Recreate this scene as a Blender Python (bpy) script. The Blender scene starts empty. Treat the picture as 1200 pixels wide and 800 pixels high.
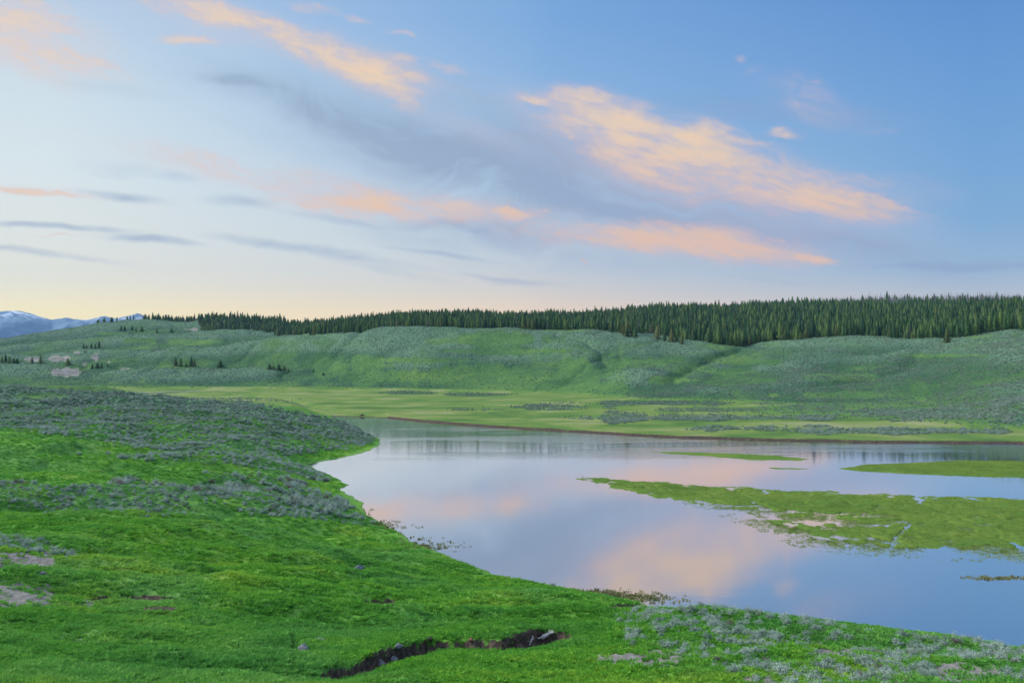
import bpy, math, random
import numpy as np
from math import radians as R

random.seed(7); rng = np.random.default_rng(11)
C = bpy.context.scene.collection
SC = bpy.context.scene

# ------------------------------------------------------------------ camera
CAMZ = 25.0; F = 1000.0; TILT = math.atan(20 / F)
cam = bpy.data.objects.new('camera', bpy.data.cameras.new('camera'))
C.objects.link(cam)
cam.data.lens = 36 * F / 1200; cam.data.sensor_width = 36; cam.data.sensor_fit = 'HORIZONTAL'
cam.data.clip_start = 0.5; cam.data.clip_end = 40000
cam.location = (0, 0, CAMZ); cam.rotation_euler = (R(90) + TILT, 0, 0)
SC.camera = cam
SC.view_settings.view_transform = 'Standard'; SC.view_settings.look = 'None'
SC.view_settings.exposure = 0.0; SC.view_settings.gamma = 1.0
SC.view_settings.use_curve_mapping = False

# ------------------------------------------------------------------ node helper
class NT:
    def __init__(s, tree): s.t = tree; s.n = tree.nodes; s.l = tree.links
    def new(s, typ, **kw):
        n = s.n.new(typ)
        for k, v in kw.items(): setattr(n, k, v)
        return n
    def put(s, sock, v):
        if v is None: return
        if isinstance(v, bpy.types.NodeSocket): s.l.new(v, sock)
        else: sock.default_value = v
    def math(s, op, a, b=None, c=None, clamp=False):
        n = s.new('ShaderNodeMath', operation=op, use_clamp=clamp)
        s.put(n.inputs[0], a); s.put(n.inputs[1], b)
        if c is not None: s.put(n.inputs[2], c)
        return n.outputs[0]
    def vmath(s, op, a, b=None, scale=None):
        n = s.new('ShaderNodeVectorMath', operation=op)
        s.put(n.inputs[0], a); s.put(n.inputs[1], b)
        if scale is not None: s.put(n.inputs['Scale'], scale)
        return n.outputs['Value'] if op in ('LENGTH', 'DOT_PRODUCT') else n.outputs[0]
    def mix(s, f, a, b, blend='MIX'):
        n = s.new('ShaderNodeMix', data_type='RGBA', blend_type=blend)
        s.put(n.inputs[0], f); s.put(n.inputs[6], a); s.put(n.inputs[7], b)
        return n.outputs[2]
    def noise(s, vec, scale, detail=4, rough=0.55, dist=0, out=0):
        n = s.new('ShaderNodeTexNoise'); s.put(n.inputs['Vector'], vec)
        n.inputs['Scale'].default_value = scale; n.inputs['Detail'].default_value = detail
        n.inputs['Roughness'].default_value = rough; n.inputs['Distortion'].default_value = dist
        return n.outputs[out]
    def rng(s, v, a, b, c=0.0, d=1.0, smooth=True):
        n = s.new('ShaderNodeMapRange', interpolation_type='SMOOTHSTEP' if smooth else 'LINEAR')
        s.put(n.inputs[0], v)
        for i, x in zip((1, 2, 3, 4), (a, b, c, d)): n.inputs[i].default_value = x
        return n.outputs[0]
    def comb(s, x, y, z=0.0):
        n = s.new('ShaderNodeCombineXYZ'); s.put(n.inputs[0], x); s.put(n.inputs[1], y); s.put(n.inputs[2], z)
        return n.outputs[0]
    def sep(s, v):
        n = s.new('ShaderNodeSeparateXYZ'); s.put(n.inputs[0], v); return n.outputs
    def ramp(s, fac, stops):
        n = s.new('ShaderNodeValToRGB'); s.put(n.inputs[0], fac)
        e = n.color_ramp.elements
        while len(e) > 1: e.remove(e[-1])
        e[0].position = stops[0][0]; e[0].color = stops[0][1]
        for p, c in stops[1:]:
            q = e.new(p); q.color = c
        return n.outputs[0]
    def attr(s, name, out='Fac'):
        n = s.new('ShaderNodeAttribute', attribute_name=name); return n.outputs[out]

def lin(r, g, b, k=1.0):
    f = lambda c: (c / 255 / 12.92 if c / 255 <= .04045 else ((c / 255 + .055) / 1.055) ** 2.4)
    return (f(r) * k, f(g) * k, f(b) * k, 1)

# ------------------------------------------------------------------ world: dusk sky with thin clouds
SUN_EL, SUN_AZ = R(34), R(-70)       # the soft glow of the western sky, from the left
world = bpy.data.worlds.new('World'); SC.world = world; world.use_nodes = True
w = NT(world.node_tree); w.n.clear()
geo = w.new('ShaderNodeTexCoord').outputs['Generated']
dirv = w.vmath('NORMALIZE', geo)
dx, dy, dz = w.sep(dirv)
yy = w.math('MAXIMUM', dy, 0.06)
U = w.math('DIVIDE', dx, yy); V = w.math('DIVIDE', dz, yy)
azf = w.math('ARCTAN2', dx, dy)
side = w.rng(azf, -0.62, 0.62)
elf = w.math('DIVIDE', w.math('ARCSINE', dz), 1.0, clamp=False)
e01 = w.math('DIVIDE', elf, 1.5708, clamp=True)
def st(el_px): return math.atan(el_px / 1050) / 1.5708
SKY_L = [(0, lin(255, 226, 140, 1.35)), (st(52), lin(255, 234, 162, 1.3)), (st(85), lin(255, 244, 205, 1.1)), (st(130), lin(246, 244, 226, 1.03)),
         (st(200), lin(236, 244, 240)), (st(300), lin(218, 234, 240)), (st(420), lin(184, 210, 236)), (0.45, lin(120, 165, 222)), (1, lin(120, 160, 215))]
SKY_R = [(0, lin(236, 204, 172)), (st(60), lin(212, 204, 192)), (st(100), lin(158, 184, 204)), (st(150), lin(128, 172, 212)),
         (st(220), lin(115, 165, 215)), (st(300), lin(103, 156, 214)), (st(420), lin(86, 140, 208)), (0.45, lin(84, 130, 200)), (1, lin(110, 150, 210))]
SKY_M = [(0, lin(255, 212, 145, 1.2)), (st(55), lin(255, 218, 168, 1.12)), (st(85), lin(240, 224, 200)), (st(130), lin(216, 223, 222)),
         (st(200), lin(186, 210, 229)), (st(300), lin(148, 188, 228)), (st(420), lin(126, 172, 224)), (0.45, lin(105, 150, 215)), (1, lin(115, 155, 212))]
cl, cm, cr = w.ramp(e01, SKY_L), w.ramp(e01, SKY_M), w.ramp(e01, SKY_R)
sky = w.mix(w.rng(azf, -0.5, 0.05, smooth=False), cl, cm)
sky = w.mix(w.rng(azf, 0.0, 0.5, smooth=False), sky, cr)

# the thin clouds: masks computed here from noise, laid out by direction in the sky
VEIL = [(780, 195, 150, 38, 22, .75), (900, 232, 140, 26, 13, .75), (800, 285, 150, 18, 5, .65), (560, 150, 90, 16, 20, .35), (380, 215, 170, 16, 10, .5), (470, 240, 120, 14, 4, .55), (430, 75, 110, 22, 20, .5), (250, 20, 110, 24, 14, .45),
        (20, 40, 90, 36, 16, .6), (690, 130, 90, 20, 14, .5), (45, 222, 90, 7, 7, .5), (610, 248, 60, 10, 2, .5), (945, 120, 60, 18, 20, .22), (1000, 215, 90, 14, 6, .35), (640, 290, 60, 10, 4, .35)]
WARM = [(232, 6, 62, 13, 12, .95), (262, 12, 40, 8, 20, .7), (215, 44, 42, 8, 4, .6), (330, 36, 60, 10, 14, .75), (395, 64, 75, 15, 18, .95), (435, 84, 42, 17, 26, .95),
        (465, 104, 26, 14, 40, .5), (500, 70, 60, 8, 14, .4), (368, 6, 34, 8, 8, .6), (420, 18, 18, 5, 12, .5), (473, 32, 20, 5, 4, .7),
        (15, 30, 75, 42, 20, .6), (45, 58, 90, 16, 14, .5), (40, 222, 70, 5, 7, .75), (72, 277, 26, 2.5, 3, .7),
        (465, 240, 95, 12, 4, 1.25), (440, 236, 55, 8, 4, 1.0), (350, 212, 170, 14, 12, .42), (300, 190, 120, 8, 12, .3), (605, 249, 44, 8, 2, 1.1),
        (628, 112, 26, 8, 8, .8), (655, 112, 14, 9, 0, .6), (690, 135, 36, 22, 22, .95), (745, 150, 62, 22, 18, 1.0), (800, 168, 60, 24, 14, 1.0), (830, 152, 22, 10, 0, .8), (770, 185, 110, 24, 22, .72),
        (870, 200, 90, 26, 16, .68), (930, 218, 90, 20, 10, .62), (985, 238, 70, 15, 8, .85), (1000, 228, 60, 8, 4, .6), (900, 195, 40, 8, 14, .5), (880, 165, 26, 5, 10, .55),
        (770, 278, 115, 13, 3, 1.1), (830, 290, 85, 15, 6, 1.25), (880, 294, 50, 9, 2, 1.2), (950, 306, 32, 6, 6, 1.2), (700, 276, 60, 9, 4, .5), (640, 245, 16, 6, -20, .6),
        (921, 156, 22, 7, 5, .6), (867, 69, 7, 6, 0, .6), (880, 80, 16, 5, -20, .3), (948, 115, 36, 18, 30, .32), (953, 97, 10, 4, 0, .4), (1035, 213, 60, 10, 6, .3), (1030, 153, 30, 4, 0, .22),
        (684, 307, 6, 2, 0, .6), (690, 122, 60, 12, 10, .35), (1000, 245, 50, 8, 0, .4)]
GREY = [(460, 160, 130, 13, 20, .8), (560, 200, 120, 18, 17, .9), (680, 235, 140, 18, 12, .8), (880, 262, 130, 14, 12, .8), (740, 215, 160, 22, 17, .7), (620, 275, 60, 10, 8, .8), (275, 96, 60, 6, 8, .7), (640, 175, 170, 30, 22, .5), (850, 262, 150, 16, 12, .5), (800, 225, 150, 26, 16, .45), (480, 200, 120, 16, 16, .35), (275, 93, 55, 7, 8, .6), (300, 101, 70, 6, 10, .7), (350, 118, 60, 10, 22, .5), (430, 150, 90, 20, 22, .6), (520, 178, 100, 26, 18, .85), (590, 205, 90, 22, 16, .85),
        (560, 150, 120, 26, 20, .42), (700, 200, 150, 34, 18, .7), (820, 245, 170, 20, 14, .78), (920, 275, 90, 12, 16, .5), (700, 245, 180, 24, 6, .6),
        (585, 268, 85, 16, 8, .85), (560, 280, 80, 10, 4, .5), (740, 298, 130, 16, 0, .42), (150, 229, 48, 5, 6, .95), (60, 266, 90, 4, 4, .85), (178, 282, 48, 5, 4, 1.0),
        (40, 297, 90, 4, 6, .5), (110, 306, 40, 3, 6, .4), (140, 197, 50, 8, 4, .45), (130, 204, 30, 4, 6, .5), (210, 205, 26, 5, 3, .4), (285, 231, 36, 7, 3, .55), (120, 100, 70, 8, 6, .22),
        (350, 288, 85, 6, 7, .85), (420, 300, 90, 6, 9, .65), (470, 317, 60, 5, 10, .5), (400, 255, 60, 5, 10, .45), (600, 325, 55, 3.5, 8, .6), (540, 297, 80, 3.5, 8, .6), (1130, 314, 72, 6.5, -1, 1.0),
        (1060, 315, 55, 3, -2, .9), (1190, 312, 60, 4, 0, .8), (910, 130, 90, 10, 4, .32), (900, 330, 60, 2.5, 6, .3), (610, 330, 40, 3, 4, .3), (380, 130, 140, 10, 14, .3)]

def _h(ix, iy, seed):
    h = (ix.astype(np.int64) * 374761393 + iy.astype(np.int64) * 668265263 + seed * 974634777) & 0xffffffff
    h = ((h ^ (h >> 13)) * 1274126177) & 0xffffffff
    return ((h ^ (h >> 16)) & 0xffffff).astype(np.float32) / np.float32(0xffffff)
def _vn(x, y, seed):
    ix, iy = np.floor(x), np.floor(y); fx, fy = x - ix, y - iy
    fx = fx * fx * (3 - 2 * fx); fy = fy * fy * (3 - 2 * fy)
    return (_h(ix, iy, seed) * (1 - fx) + _h(ix + 1, iy, seed) * fx) * (1 - fy) + (_h(ix, iy + 1, seed) * (1 - fx) + _h(ix + 1, iy + 1, seed) * fx) * fy
def _fb(x, y, o, seed, g=.5):
    s = 0; a = 1.; t = 0.
    ca, sa = math.cos(.5), math.sin(.5)
    for i in range(o):
        s = s + a * _vn(x, y, seed + i); t += a; a *= g; x, y = (x * ca - y * sa) * 2.03 + 5.3, (x * sa + y * ca) * 2.03 + 1.7
    return s / t
IW, IH = 2800, 860
CU, CV = np.meshgrid(np.linspace(-1.0, 1.0, IW, dtype=np.float32), np.linspace(-0.03, 0.58, IH, dtype=np.float32))
def _rotd(deg, sx, sy):
    a = R(deg); return (CU * math.cos(a) - CV * math.sin(a)) * sx, (CU * math.sin(a) + CV * math.cos(a)) * sy
wx = _fb(CU * 7, CV * 9, 4, 900) - .5; wy_ = _fb(CU * 7, CV * 9, 4, 930) - .5
fx_ = _fb(CU * 38, CV * 50, 4, 960, .6) - .5; fy_ = _fb(CU * 38, CV * 50, 4, 990, .6) - .5
sxx, syy = _rotd(15, 5.5, 34); streak = _fb(sxx + wx * 2, syy + wy_ * 5, 7, 1000, .58)
sxx, syy = _rotd(18, 20, 58); puff = _fb(sxx + wx * 3 + fx_ * 1.2, syy + wy_ * 4 + fy_ * 1.6, 6, 1040, .6)
def _ss(a, b, x): t = np.clip((x - a) / (b - a), 0, 1); return t * t * (3 - 2 * t)
def _strokes(lst, soft, kw, kf):
    X = CU + wx * kw + fx_ * kf; Y = CV + wy_ * kw * .6 + fy_ * kf * .8; inv = np.ones_like(X); mxm = np.zeros_like(X)
    for (px, py, rx, ry, ang, s) in lst:
        u0, v0 = (px - 600) / F, (420 - py) / F; a = R(-ang); R_ = (rx + ry) / F * (1.3 + soft)
        r0, r1 = int((v0 - R_ + .03) / .61 * IH), int((v0 + R_ + .03) / .61 * IH) + 1; c0, c1 = int((u0 - R_ + 1) / 2 * IW), int((u0 + R_ + 1) / 2 * IW) + 1
        sl = (slice(max(r0, 0), max(r1, 0)), slice(max(c0, 0), max(c1, 0))); x = X[sl] - u0; y = Y[sl] - v0
        d = np.sqrt(((x * math.cos(a) + y * math.sin(a)) / (rx / F)) ** 2 + ((-x * math.sin(a) + y * math.cos(a)) / (ry / F)) ** 2)
        f = s * _ss(1 + (soft if ry > 9 else soft * .45), 0, d); mxm[sl] = np.maximum(mxm[sl], f); inv[sl] *= 1 - .45 * f
    return np.clip(.7 * mxm + .45 * (1 - inv), 0, 1)
zn_ = lambda n: (n - n.mean()) / n.std()
S_, P_n = zn_(streak), zn_(puff)
gmask = _strokes(GREY, 1.5, .030, .005)
gmask = np.clip(gmask * (.95 + .25 * S_ + .05 * P_n), 0, 1); gmask = np.clip(gmask * 1.12, 0, 1)
fil = zn_(_fb(*_rotd(19, 30, 170), 5, 1120, .6)); fil2 = zn_(_fb(*_rotd(12, 14, 70), 5, 1150, .6))
core = _strokes(WARM, 1.15, .020, .015)
core = core * (1 + .16 * fil2 + .10 * S_ + .05 * fil) + (.13 * P_n + .05 * fil) * _ss(.02, .35, core) * (1 - .6 * core)
wmask = np.clip(core, 0, 1.3) ** 1.7 * 1.05; wmask = np.clip(1 - np.exp(-1.5 * wmask), 0, .95)
veil = _strokes(VEIL, 1.0, .030, .008); veil = np.clip(veil * (.85 + .16 * S_ + .10 * fil2), 0, 1)
thinm = _ss(.48, .85, streak)
buf = np.ones((IH, IW, 4), np.float32); buf[..., 0] = wmask; buf[..., 1] = gmask; buf[..., 2] = veil
img = bpy.data.images.new('cloud_masks', IW, IH, float_buffer=True, is_data=True); img.pixels.foreach_set(buf.ravel()); img.update(); img.pack()
cimg = w.new('ShaderNodeTexImage', image=img, extension='CLIP', interpolation='Cubic')
w.put(cimg.inputs[0], w.comb(w.math('MULTIPLY_ADD', U, .5, .5), w.math('MULTIPLY_ADD', V, 1 / .61, .03 / .61), 0.0))
wm, gmk, thn = w.sep(cimg.outputs[0])
frontf = w.rng(dy, .1, .3); wm = w.math('MULTIPLY', wm, frontf); gmk = w.math('MULTIPLY', gmk, frontf)
greycol = w.mix(side, lin(150, 170, 194), lin(150, 162, 190))
sky = w.mix(w.math('MULTIPLY', gmk, w.rng(U, -.6, 0, .58, .80)), sky, greycol)
sky = w.mix(w.math('MULTIPLY', w.math('MULTIPLY', thn, frontf), 0.62), sky, w.mix(side, lin(238, 216, 206), lin(214, 196, 208)))
warmcol = w.mix(w.rng(V, .10, .30), w.mix(w.rng(wm, 0.1, .8), lin(248, 190, 166), lin(255, 198, 146)), w.mix(w.rng(wm, 0.1, .8), lin(248, 202, 182), lin(255, 218, 174)))
sky = w.mix(wm, sky, warmcol)

# higher, unseen half of the sky: dusk dome brightened out of view to light the ground
up = w.rng(dz, 0.5, 0.9)
sky = w.mix(up, sky, lin(205, 222, 250, 1.9))
nish = w.new('ShaderNodeTexSky', sky_type='NISHITA'); nish.sun_disc = False
nish.sun_elevation = SUN_EL; nish.sun_rotation = SUN_AZ
nb = w.new('ShaderNodeBackground'); w.put(nb.inputs[0], nish.outputs[0]); nb.inputs[1].default_value = 0.05
mb = w.new('ShaderNodeBackground'); w.put(mb.inputs[0], sky); mb.inputs[1].default_value = 1.0
ms = w.new('ShaderNodeMixShader'); ms.inputs[0].default_value = 0.93
w.l.new(nb.outputs[0], ms.inputs[1]); w.l.new(mb.outputs[0], ms.inputs[2])
wo = w.new('ShaderNodeOutputWorld'); w.l.new(ms.outputs[0], wo.inputs[0])

# ------------------------------------------------------------------ soft sun (dusk glow)
sd = bpy.data.lights.new('sun', 'SUN'); sd.energy = 4.6; sd.angle = R(18); sd.color = (1.0, 0.96, 0.9)
sun = bpy.data.objects.new('sun', sd); C.objects.link(sun)
from mathutils import Vector
sv = Vector((math.sin(SUN_AZ) * math.cos(SUN_EL), 0.12 * math.cos(SUN_EL), math.sin(SUN_EL)))   # from the left
sun.rotation_euler = sv.to_track_quat('Z', 'Y').to_euler()
nish.sun_elevation = math.asin(sv.normalized().z); nish.sun_rotation = math.atan2(sv.x, sv.y)

# ------------------------------------------------------------------ maths helpers
ct, sn = math.cos(TILT), math.sin(TILT)
def ang(py):
    v = (400 - np.asarray(py, float)) / F
    return (sn + v * ct) / (ct - v * sn)              # tan of elevation along y
def ucol(px, py): return (np.asarray(px, float) - 600) / F / (ct - (400 - np.asarray(py, float)) / F * sn)
def project(x, y, z):
    zc = z - CAMZ; dep = y * ct + zc * sn
    return 600 + F * x / dep, 400 - F * (zc * ct - y * sn) / dep
def dwater(py): return -CAMZ / ang(py)
def sstep(a, b, x):
    t = np.clip((x - a) / (b - a), 0, 1); return t * t * (3 - 2 * t)

def _hash(ix, iy, seed):
    h = (ix.astype(np.int64) * 374761393 + iy.astype(np.int64) * 668265263 + seed * 974634777) & 0xffffffff
    h = ((h ^ (h >> 13)) * 1274126177) & 0xffffffff
    return ((h ^ (h >> 16)) & 0xffffff) / float(0xffffff)
def vnoise(x, y, seed=0):
    ix, iy = np.floor(x), np.floor(y); fx, fy = x - ix, y - iy
    fx = fx * fx * fx * (fx * (fx * 6 - 15) + 10); fy = fy * fy * fy * (fy * (fy * 6 - 15) + 10)
    a, b, c, d = _hash(ix, iy, seed), _hash(ix + 1, iy, seed), _hash(ix, iy + 1, seed), _hash(ix + 1, iy + 1, seed)
    return (a * (1 - fx) + b * fx) * (1 - fy) + (c * (1 - fx) + d * fx) * fy
def fbm(x, y, oct=4, seed=0, gain=0.5):
    s = 0; a = 1; t = 0
    for i in range(oct):
        s = s + a * (vnoise(x * 2 ** i + 17.3 * i, y * 2 ** i - 9.1 * i, seed + i) * 2 - 1); t += a; a *= gain
    return s / t

def inpoly(x, y, poly):
    r = np.zeros(np.shape(x), bool); n = len(poly)
    for i in range(n):
        x1, y1 = poly[i]; x2, y2 = poly[(i + 1) % n]
        if y1 == y2: continue
        c = ((y1 > y) != (y2 > y)) & (x < (x2 - x1) * (y - y1) / (y2 - y1) + x1)
        r ^= c
    return r
def sdist(x, y, poly):
    d = np.full(np.shape(x), 1e18); n = len(poly)
    for i in range(n):
        x1, y1 = poly[i]; x2, y2 = poly[(i + 1) % n]
        ex, ey = x2 - x1, y2 - y1
        t = np.clip(((x - x1) * ex + (y - y1) * ey) / (ex * ex + ey * ey + 1e-9), 0, 1)
        d = np.minimum(d, (x - x1 - t * ex) ** 2 + (y - y1 - t * ey) ** 2)
    d = np.sqrt(d)
    return np.where(inpoly(x, y, poly), -d, d)         # negative inside
def wpt(px, py=None, D=None):
    if D is None: D = float(dwater(py)); u = float(ucol(px, py))
    else: u = (px - 600) / F
    return (u * D, D)

# ------------------------------------------------------------------ terrain: near bank (thin-plate spline of the lie of the land)
ctrl = []
def col(px, lst):
    for py, D in lst: ctrl.append(((px - 600) / F, D, float(ang(py))))
base = [(1000, 12), (880, 25)]
col(-700, base + [(800, 38), (700, 58), (600, 100), (530, 165), (460, 260)])
col(-300, base + [(800, 38), (700, 58), (640, 80), (600, 103), (560, 132), (528, 165), (500, 200), (470, 250), (447, 300)])
col(0, base + [(800, 38), (740, 47), (700, 57), (660, 67), (640, 80), (600, 103), (560, 132), (530, 165), (505, 200), (480, 250), (455, 300)])
col(100, [(800, 39), (700, 60), (640, 85), (600, 107), (560, 136), (530, 168), (508, 200), (484, 250), (458, 300)])
col(200, base + [(800, 40), (700, 64), (640, 90), (600, 112), (560, 142), (540, 165), (520, 195), (490, 245), (466, 298)])
col(300, [(800, 41), (700, 68), (640, 96), (600, 120), (560, 152), (540, 176), (520, 208), (500, 240), (478, 285)])
col(400, base + [(800, 42), (750, 54), (700, 72), (640, 102), (600, 131), (580, 150), (522, 240), (495, 272)])
col(350, [(485, 278), (516, 228), (560, 165)])
col(436, [(509, 260)])
col(500, [(800, 42), (765, 50), (750, 54), (700, 74), (660, 98)])
col(600, base + [(800, 42), (770, 48), (750, 53), (700, 77), (685, 86)])
col(700, [(800, 42), (750, 52), (712, 67), (700, 76)])
col(780, base + [(800, 41), (750, 50), (712, 61), (709, 64)])
col(900, [(800, 40), (760, 47), (727, 57), (726, 60)])
col(1000, base + [(800, 39), (770, 45), (739, 54), (739, 57)])
col(1100, [(800, 38), (775, 44), (751, 52), (752, 55)])
col(1200, base + [(800, 37), (775, 44), (763, 50), (765, 53)])
col(1500, base + [(805, 36), (782, 48), (790, 53)])
col(1900, base + [(805, 36), (782, 48)])
ctrl = np.array(ctrl)
KU = 1.6
def tps_fit(pts, vals, lam=1e-4):
    n = len(pts); d2 = ((pts[:, None] - pts[None]) ** 2).sum(-1)
    K = np.where(d2 > 0, d2 * np.log(d2 + 1e-12) * .5, 0) + lam * np.eye(n)
    Pm = np.c_[np.ones(n), pts]; A = np.zeros((n + 3, n + 3)); A[:n, :n] = K; A[:n, n:] = Pm; A[n:, :n] = Pm.T
    return np.linalg.solve(A, np.r_[vals, 0, 0, 0])
cp = np.c_[ctrl[:, 0] * KU, np.log(ctrl[:, 1])]
tw = tps_fit(cp, ctrl[:, 2])
def tps(u, l):
    sh = np.shape(u); u = np.ravel(u) * KU; l = np.ravel(l)
    out = tw[-3] + tw[-2] * u + tw[-1] * l
    for i in range(len(cp)):
        d2 = (u - cp[i, 0]) ** 2 + (l - cp[i, 1]) ** 2
        out += tw[i] * np.where(d2 > 0, d2 * np.log(d2 + 1e-12) * .5, 0)
    return out.reshape(sh)

# ------------------------------------------------------------------ terrain: valley floor and hills (knots along each line of sight, px: [(D, py) ...])
FAR = {
 -600: [(680, None), (790, 428), (840, 438), (950, 418), (1000, 422), (1150, 405), (1220, 408), (1450, 394)],
 0:    [(680, None), (790, 426), (840, 434), (950, 418), (1000, 423), (1150, 405), (1220, 410), (1450, 396)],
 50:   [(685, None), (790, 427), (840, 436), (950, 415), (1000, 420), (1150, 400), (1220, 405), (1450, 391)],
 100:  [(690, None), (790, 437), (840, 440), (950, 409), (1010, 414), (1150, 393), (1220, 397), (1450, 381.5)],
 150:  [(690, None), (790, 429), (840, 438), (950, 411), (1010, 415), (1150, 390), (1220, 392), (1450, 374)],
 200:  [(685, None), (790, 427), (840, 438), (950, 407), (1010, 409), (1150, 391), (1220, 393), (1420, 374)],
 250:  [(680, None), (790, 430), (840, 440), (940, 405), (1000, 409), (1130, 383), (1220, 392), (1400, 375)],
 300:  [(675, None), (790, 432), (840, 440), (920, 400), (980, 404), (1100, 385), (1200, 390), (1400, 376)],
 340:  [(670, None), (780, 434), (830, 436), (890, 390), (940, 395), (1050, 393), (1200, 388), (1400, 379)],
 380:  [(665, None), (750, 440), (800, 425), (860, 387), (920, 391), (1050, 389), (1200, 386), (1400, 382)],
 420:  [(660, None), (720, 441), (780, 413), (850, 387), (900, 389), (1000, 386), (1200, 381), (1400, 377)],
 480:  [(645, None), (700, 434), (765, 405), (845, 386.5), (900, 388), (1000, 383), (1200, 375), (1400, 371)],
 540:  [(625, None), (690, 433), (760, 404), (840, 387), (900, 388), (1000, 383), (1200, 376), (1400, 371)],
 600:  [(600, None), (670, 431), (750, 402), (830, 386), (880, 387), (1000, 384), (1200, 379), (1400, 373)],
 700:  [(560, None), (640, 433), (720, 403), (810, 386), (860, 390), (1000, 383), (1200, 377), (1400, 372)],
 780:  [(500, None), (590, 438), (690, 411), (770, 395), (820, 399), (950, 386), (1150, 375), (1400, 366)],
 860:  [(450, 473), (550, 442), (640, 418), (705, 408), (730, 411), (900, 390), (1150, 372), (1500, 364)],
 940:  [(430, 473), (530, 441), (620, 414), (690, 402), (730, 405), (900, 386), (1150, 370), (1500, 359.5)],
 1000: [(430, 471), (530, 441), (610, 414), (690, 398), (740, 402), (900, 385), (1150, 369), (1550, 355.5)],
 1060: [(430, 470), (530, 441), (610, 416), (700, 399), (740, 403), (900, 384), (1150, 368.5), (1600, 354)],
 1120: [(430, 470), (530, 441), (610, 416), (705, 400), (745, 402), (900, 383), (1150, 368), (1650, 352.5)],
 1200: [(430, 470), (530, 440), (610, 415), (710, 397), (750, 395), (900, 380), (1150, 367), (1700, 352)],
 1800: [(430, 468), (530, 436), (610, 410), (710, 392), (750, 390), (900, 376), (1150, 362), (1700, 354)],
}
fpx = sorted(FAR)
KD, KZ = [], []
for p in fpx:
    r = FAR[p]; ds, zs = [], []; sc = float(np.interp(p, [1000, 1060, 1120, 1200, 1800], [1, .93, .86, .77, .72]))
    bench = float(sstep(780, 1000, p))
    q_ = (1 - sc) / .23; D4 = 375 - 64 * q_; ds += [200, 262 - 4 * q_, 320 - 44 * q_, D4]; zs += [0.8, 0.85, 0.95 + .1 * bench, 1.0 * (1 - bench) + bench * (CAMZ + D4 * float(ang(477)))]
    for D, py in r:
        D = D * (sc if D < 1200 else (1 + sc) / 2); ds.append(D); zs.append(1.0 if py is None else CAMZ + D * float(ang(py)))
    ds += [2300, 3600, 16000]; zs += [zs[-1] - 45, 8, 0]
    KD.append(ds); KZ.append(zs)
KD, KZ = np.array(KD, float), np.array(KZ, float)
def far_grid(us, Ds):
    px = us * F + 600; out = np.empty((len(us), len(Ds)))
    # smooth interpolation of the knots across azimuth
    for i, p in enumerate(px):
        kd = np.array([np.interp(p, fpx, KD[:, k]) for k in range(KD.shape[1])])
        kz = np.array([np.interp(p, fpx, KZ[:, k]) for k in range(KZ.shape[1])])
        out[i] = np.interp(Ds, kd, kz)
    return out

# ---- shorelines (world metres)
RIVER = [wpt(2100, D=60), wpt(1800, D=62), wpt(1500, D=66), wpt(1200, D=68), wpt(1000, D=71), wpt(850, D=74), wpt(790, D=78), wpt(750, 706), wpt(720, 701), wpt(690, 692), wpt(660, 687),
         wpt(640, 682), wpt(600, 677), wpt(560, 665), wpt(520, 649), wpt(480, 631), wpt(440, 612), wpt(429, 598), wpt(423, 588), wpt(405, 577), wpt(399, 572),
         wpt(410, 568), wpt(396, 562), wpt(378, 552), wpt(360, 544), wpt(385, 538), wpt(412, 533), wpt(438, 527), wpt(450, 520), wpt(442, D=268), wpt(424, D=285), wpt(392, D=305),
         wpt(340, D=325), wpt(280, D=340), wpt(240, D=360), wpt(290, D=374), wpt(340, 486), wpt(385, 487), wpt(440, 489), wpt(500, 494), wpt(560, 499), wpt(640, 504), wpt(700, 508),
         wpt(800, 513), wpt(900, 516), wpt(1000, 518), wpt(1200, 520), wpt(1500, 521), wpt(2100, 521)]
ISL1 = [wpt(*p) for p in [(655, 560.5), (676, 558), (700, 557.5), (760, 562), (850, 567.5), (950, 573), (1050, 577.5), (1200, 582), (1500, 588), (2000, 592), (2000, 660), (1500, 668), (1200, 655), (1130, 651), (1060, 652),
        (1000, 648), (950, 640), (905, 626), (880, 612), (850, 603), (820, 594), (780, 587), (740, 579), (700, 572), (672, 564)]]
ISL2 = [wpt(*p) for p in [(980, 549), (1012, 544), (1080, 541.5), (1125, 539), (1200, 540), (1500, 541), (2000, 541), (2000, 562), (1500, 562), (1200, 560), (1120, 557.5), (1050, 554.5), (1005, 552)]]
ISL3 = [wpt(*p) for p in [(735, 529), (800, 528.5), (850, 530), (910, 533), (962, 538), (940, 540.5), (880, 539.5), (830, 535.5), (780, 532)]]
ISL4 = [wpt(*p) for p in [(890, 547), (930, 547), (968, 549.5), (940, 551), (905, 550)]]
CREEK = [wpt(60, D=660), wpt(105, D=640), wpt(130, D=622), wpt(150, D=632), wpt(165, D=606), wpt(190, D=618), wpt(215, D=645), wpt(260, D=640), wpt(310, D=648), wpt(370, D=640)]
CREEK2 = [wpt(270, D=585), wpt(330, D=520), wpt(360, D=440), wpt(395, D=400)]
PONDS = [(905, 600, 22, 2.5), (940, 606, 45, 3.5), (975, 609, 34, 3), (1010, 613, 30, 2.2), (925, 598, 34, 1.6), (1030, 603, 26, 2), (1052, 609, 20, 1.2), (1005, 599, 20, 1.2), (880, 597, 25, 2.2),
         (1155, 613, 13, 2.0), (1188, 607, 6, 1.6), (865, 591, 30, 1.6), (1100, 628, 14, .8), (970, 601, 20, 2.2)]
RILL = [(1068, 612), (1062, 617), (1050, 628), (1046, 633), (1047, 637), (1040, 645), (1037, 650)]

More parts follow.
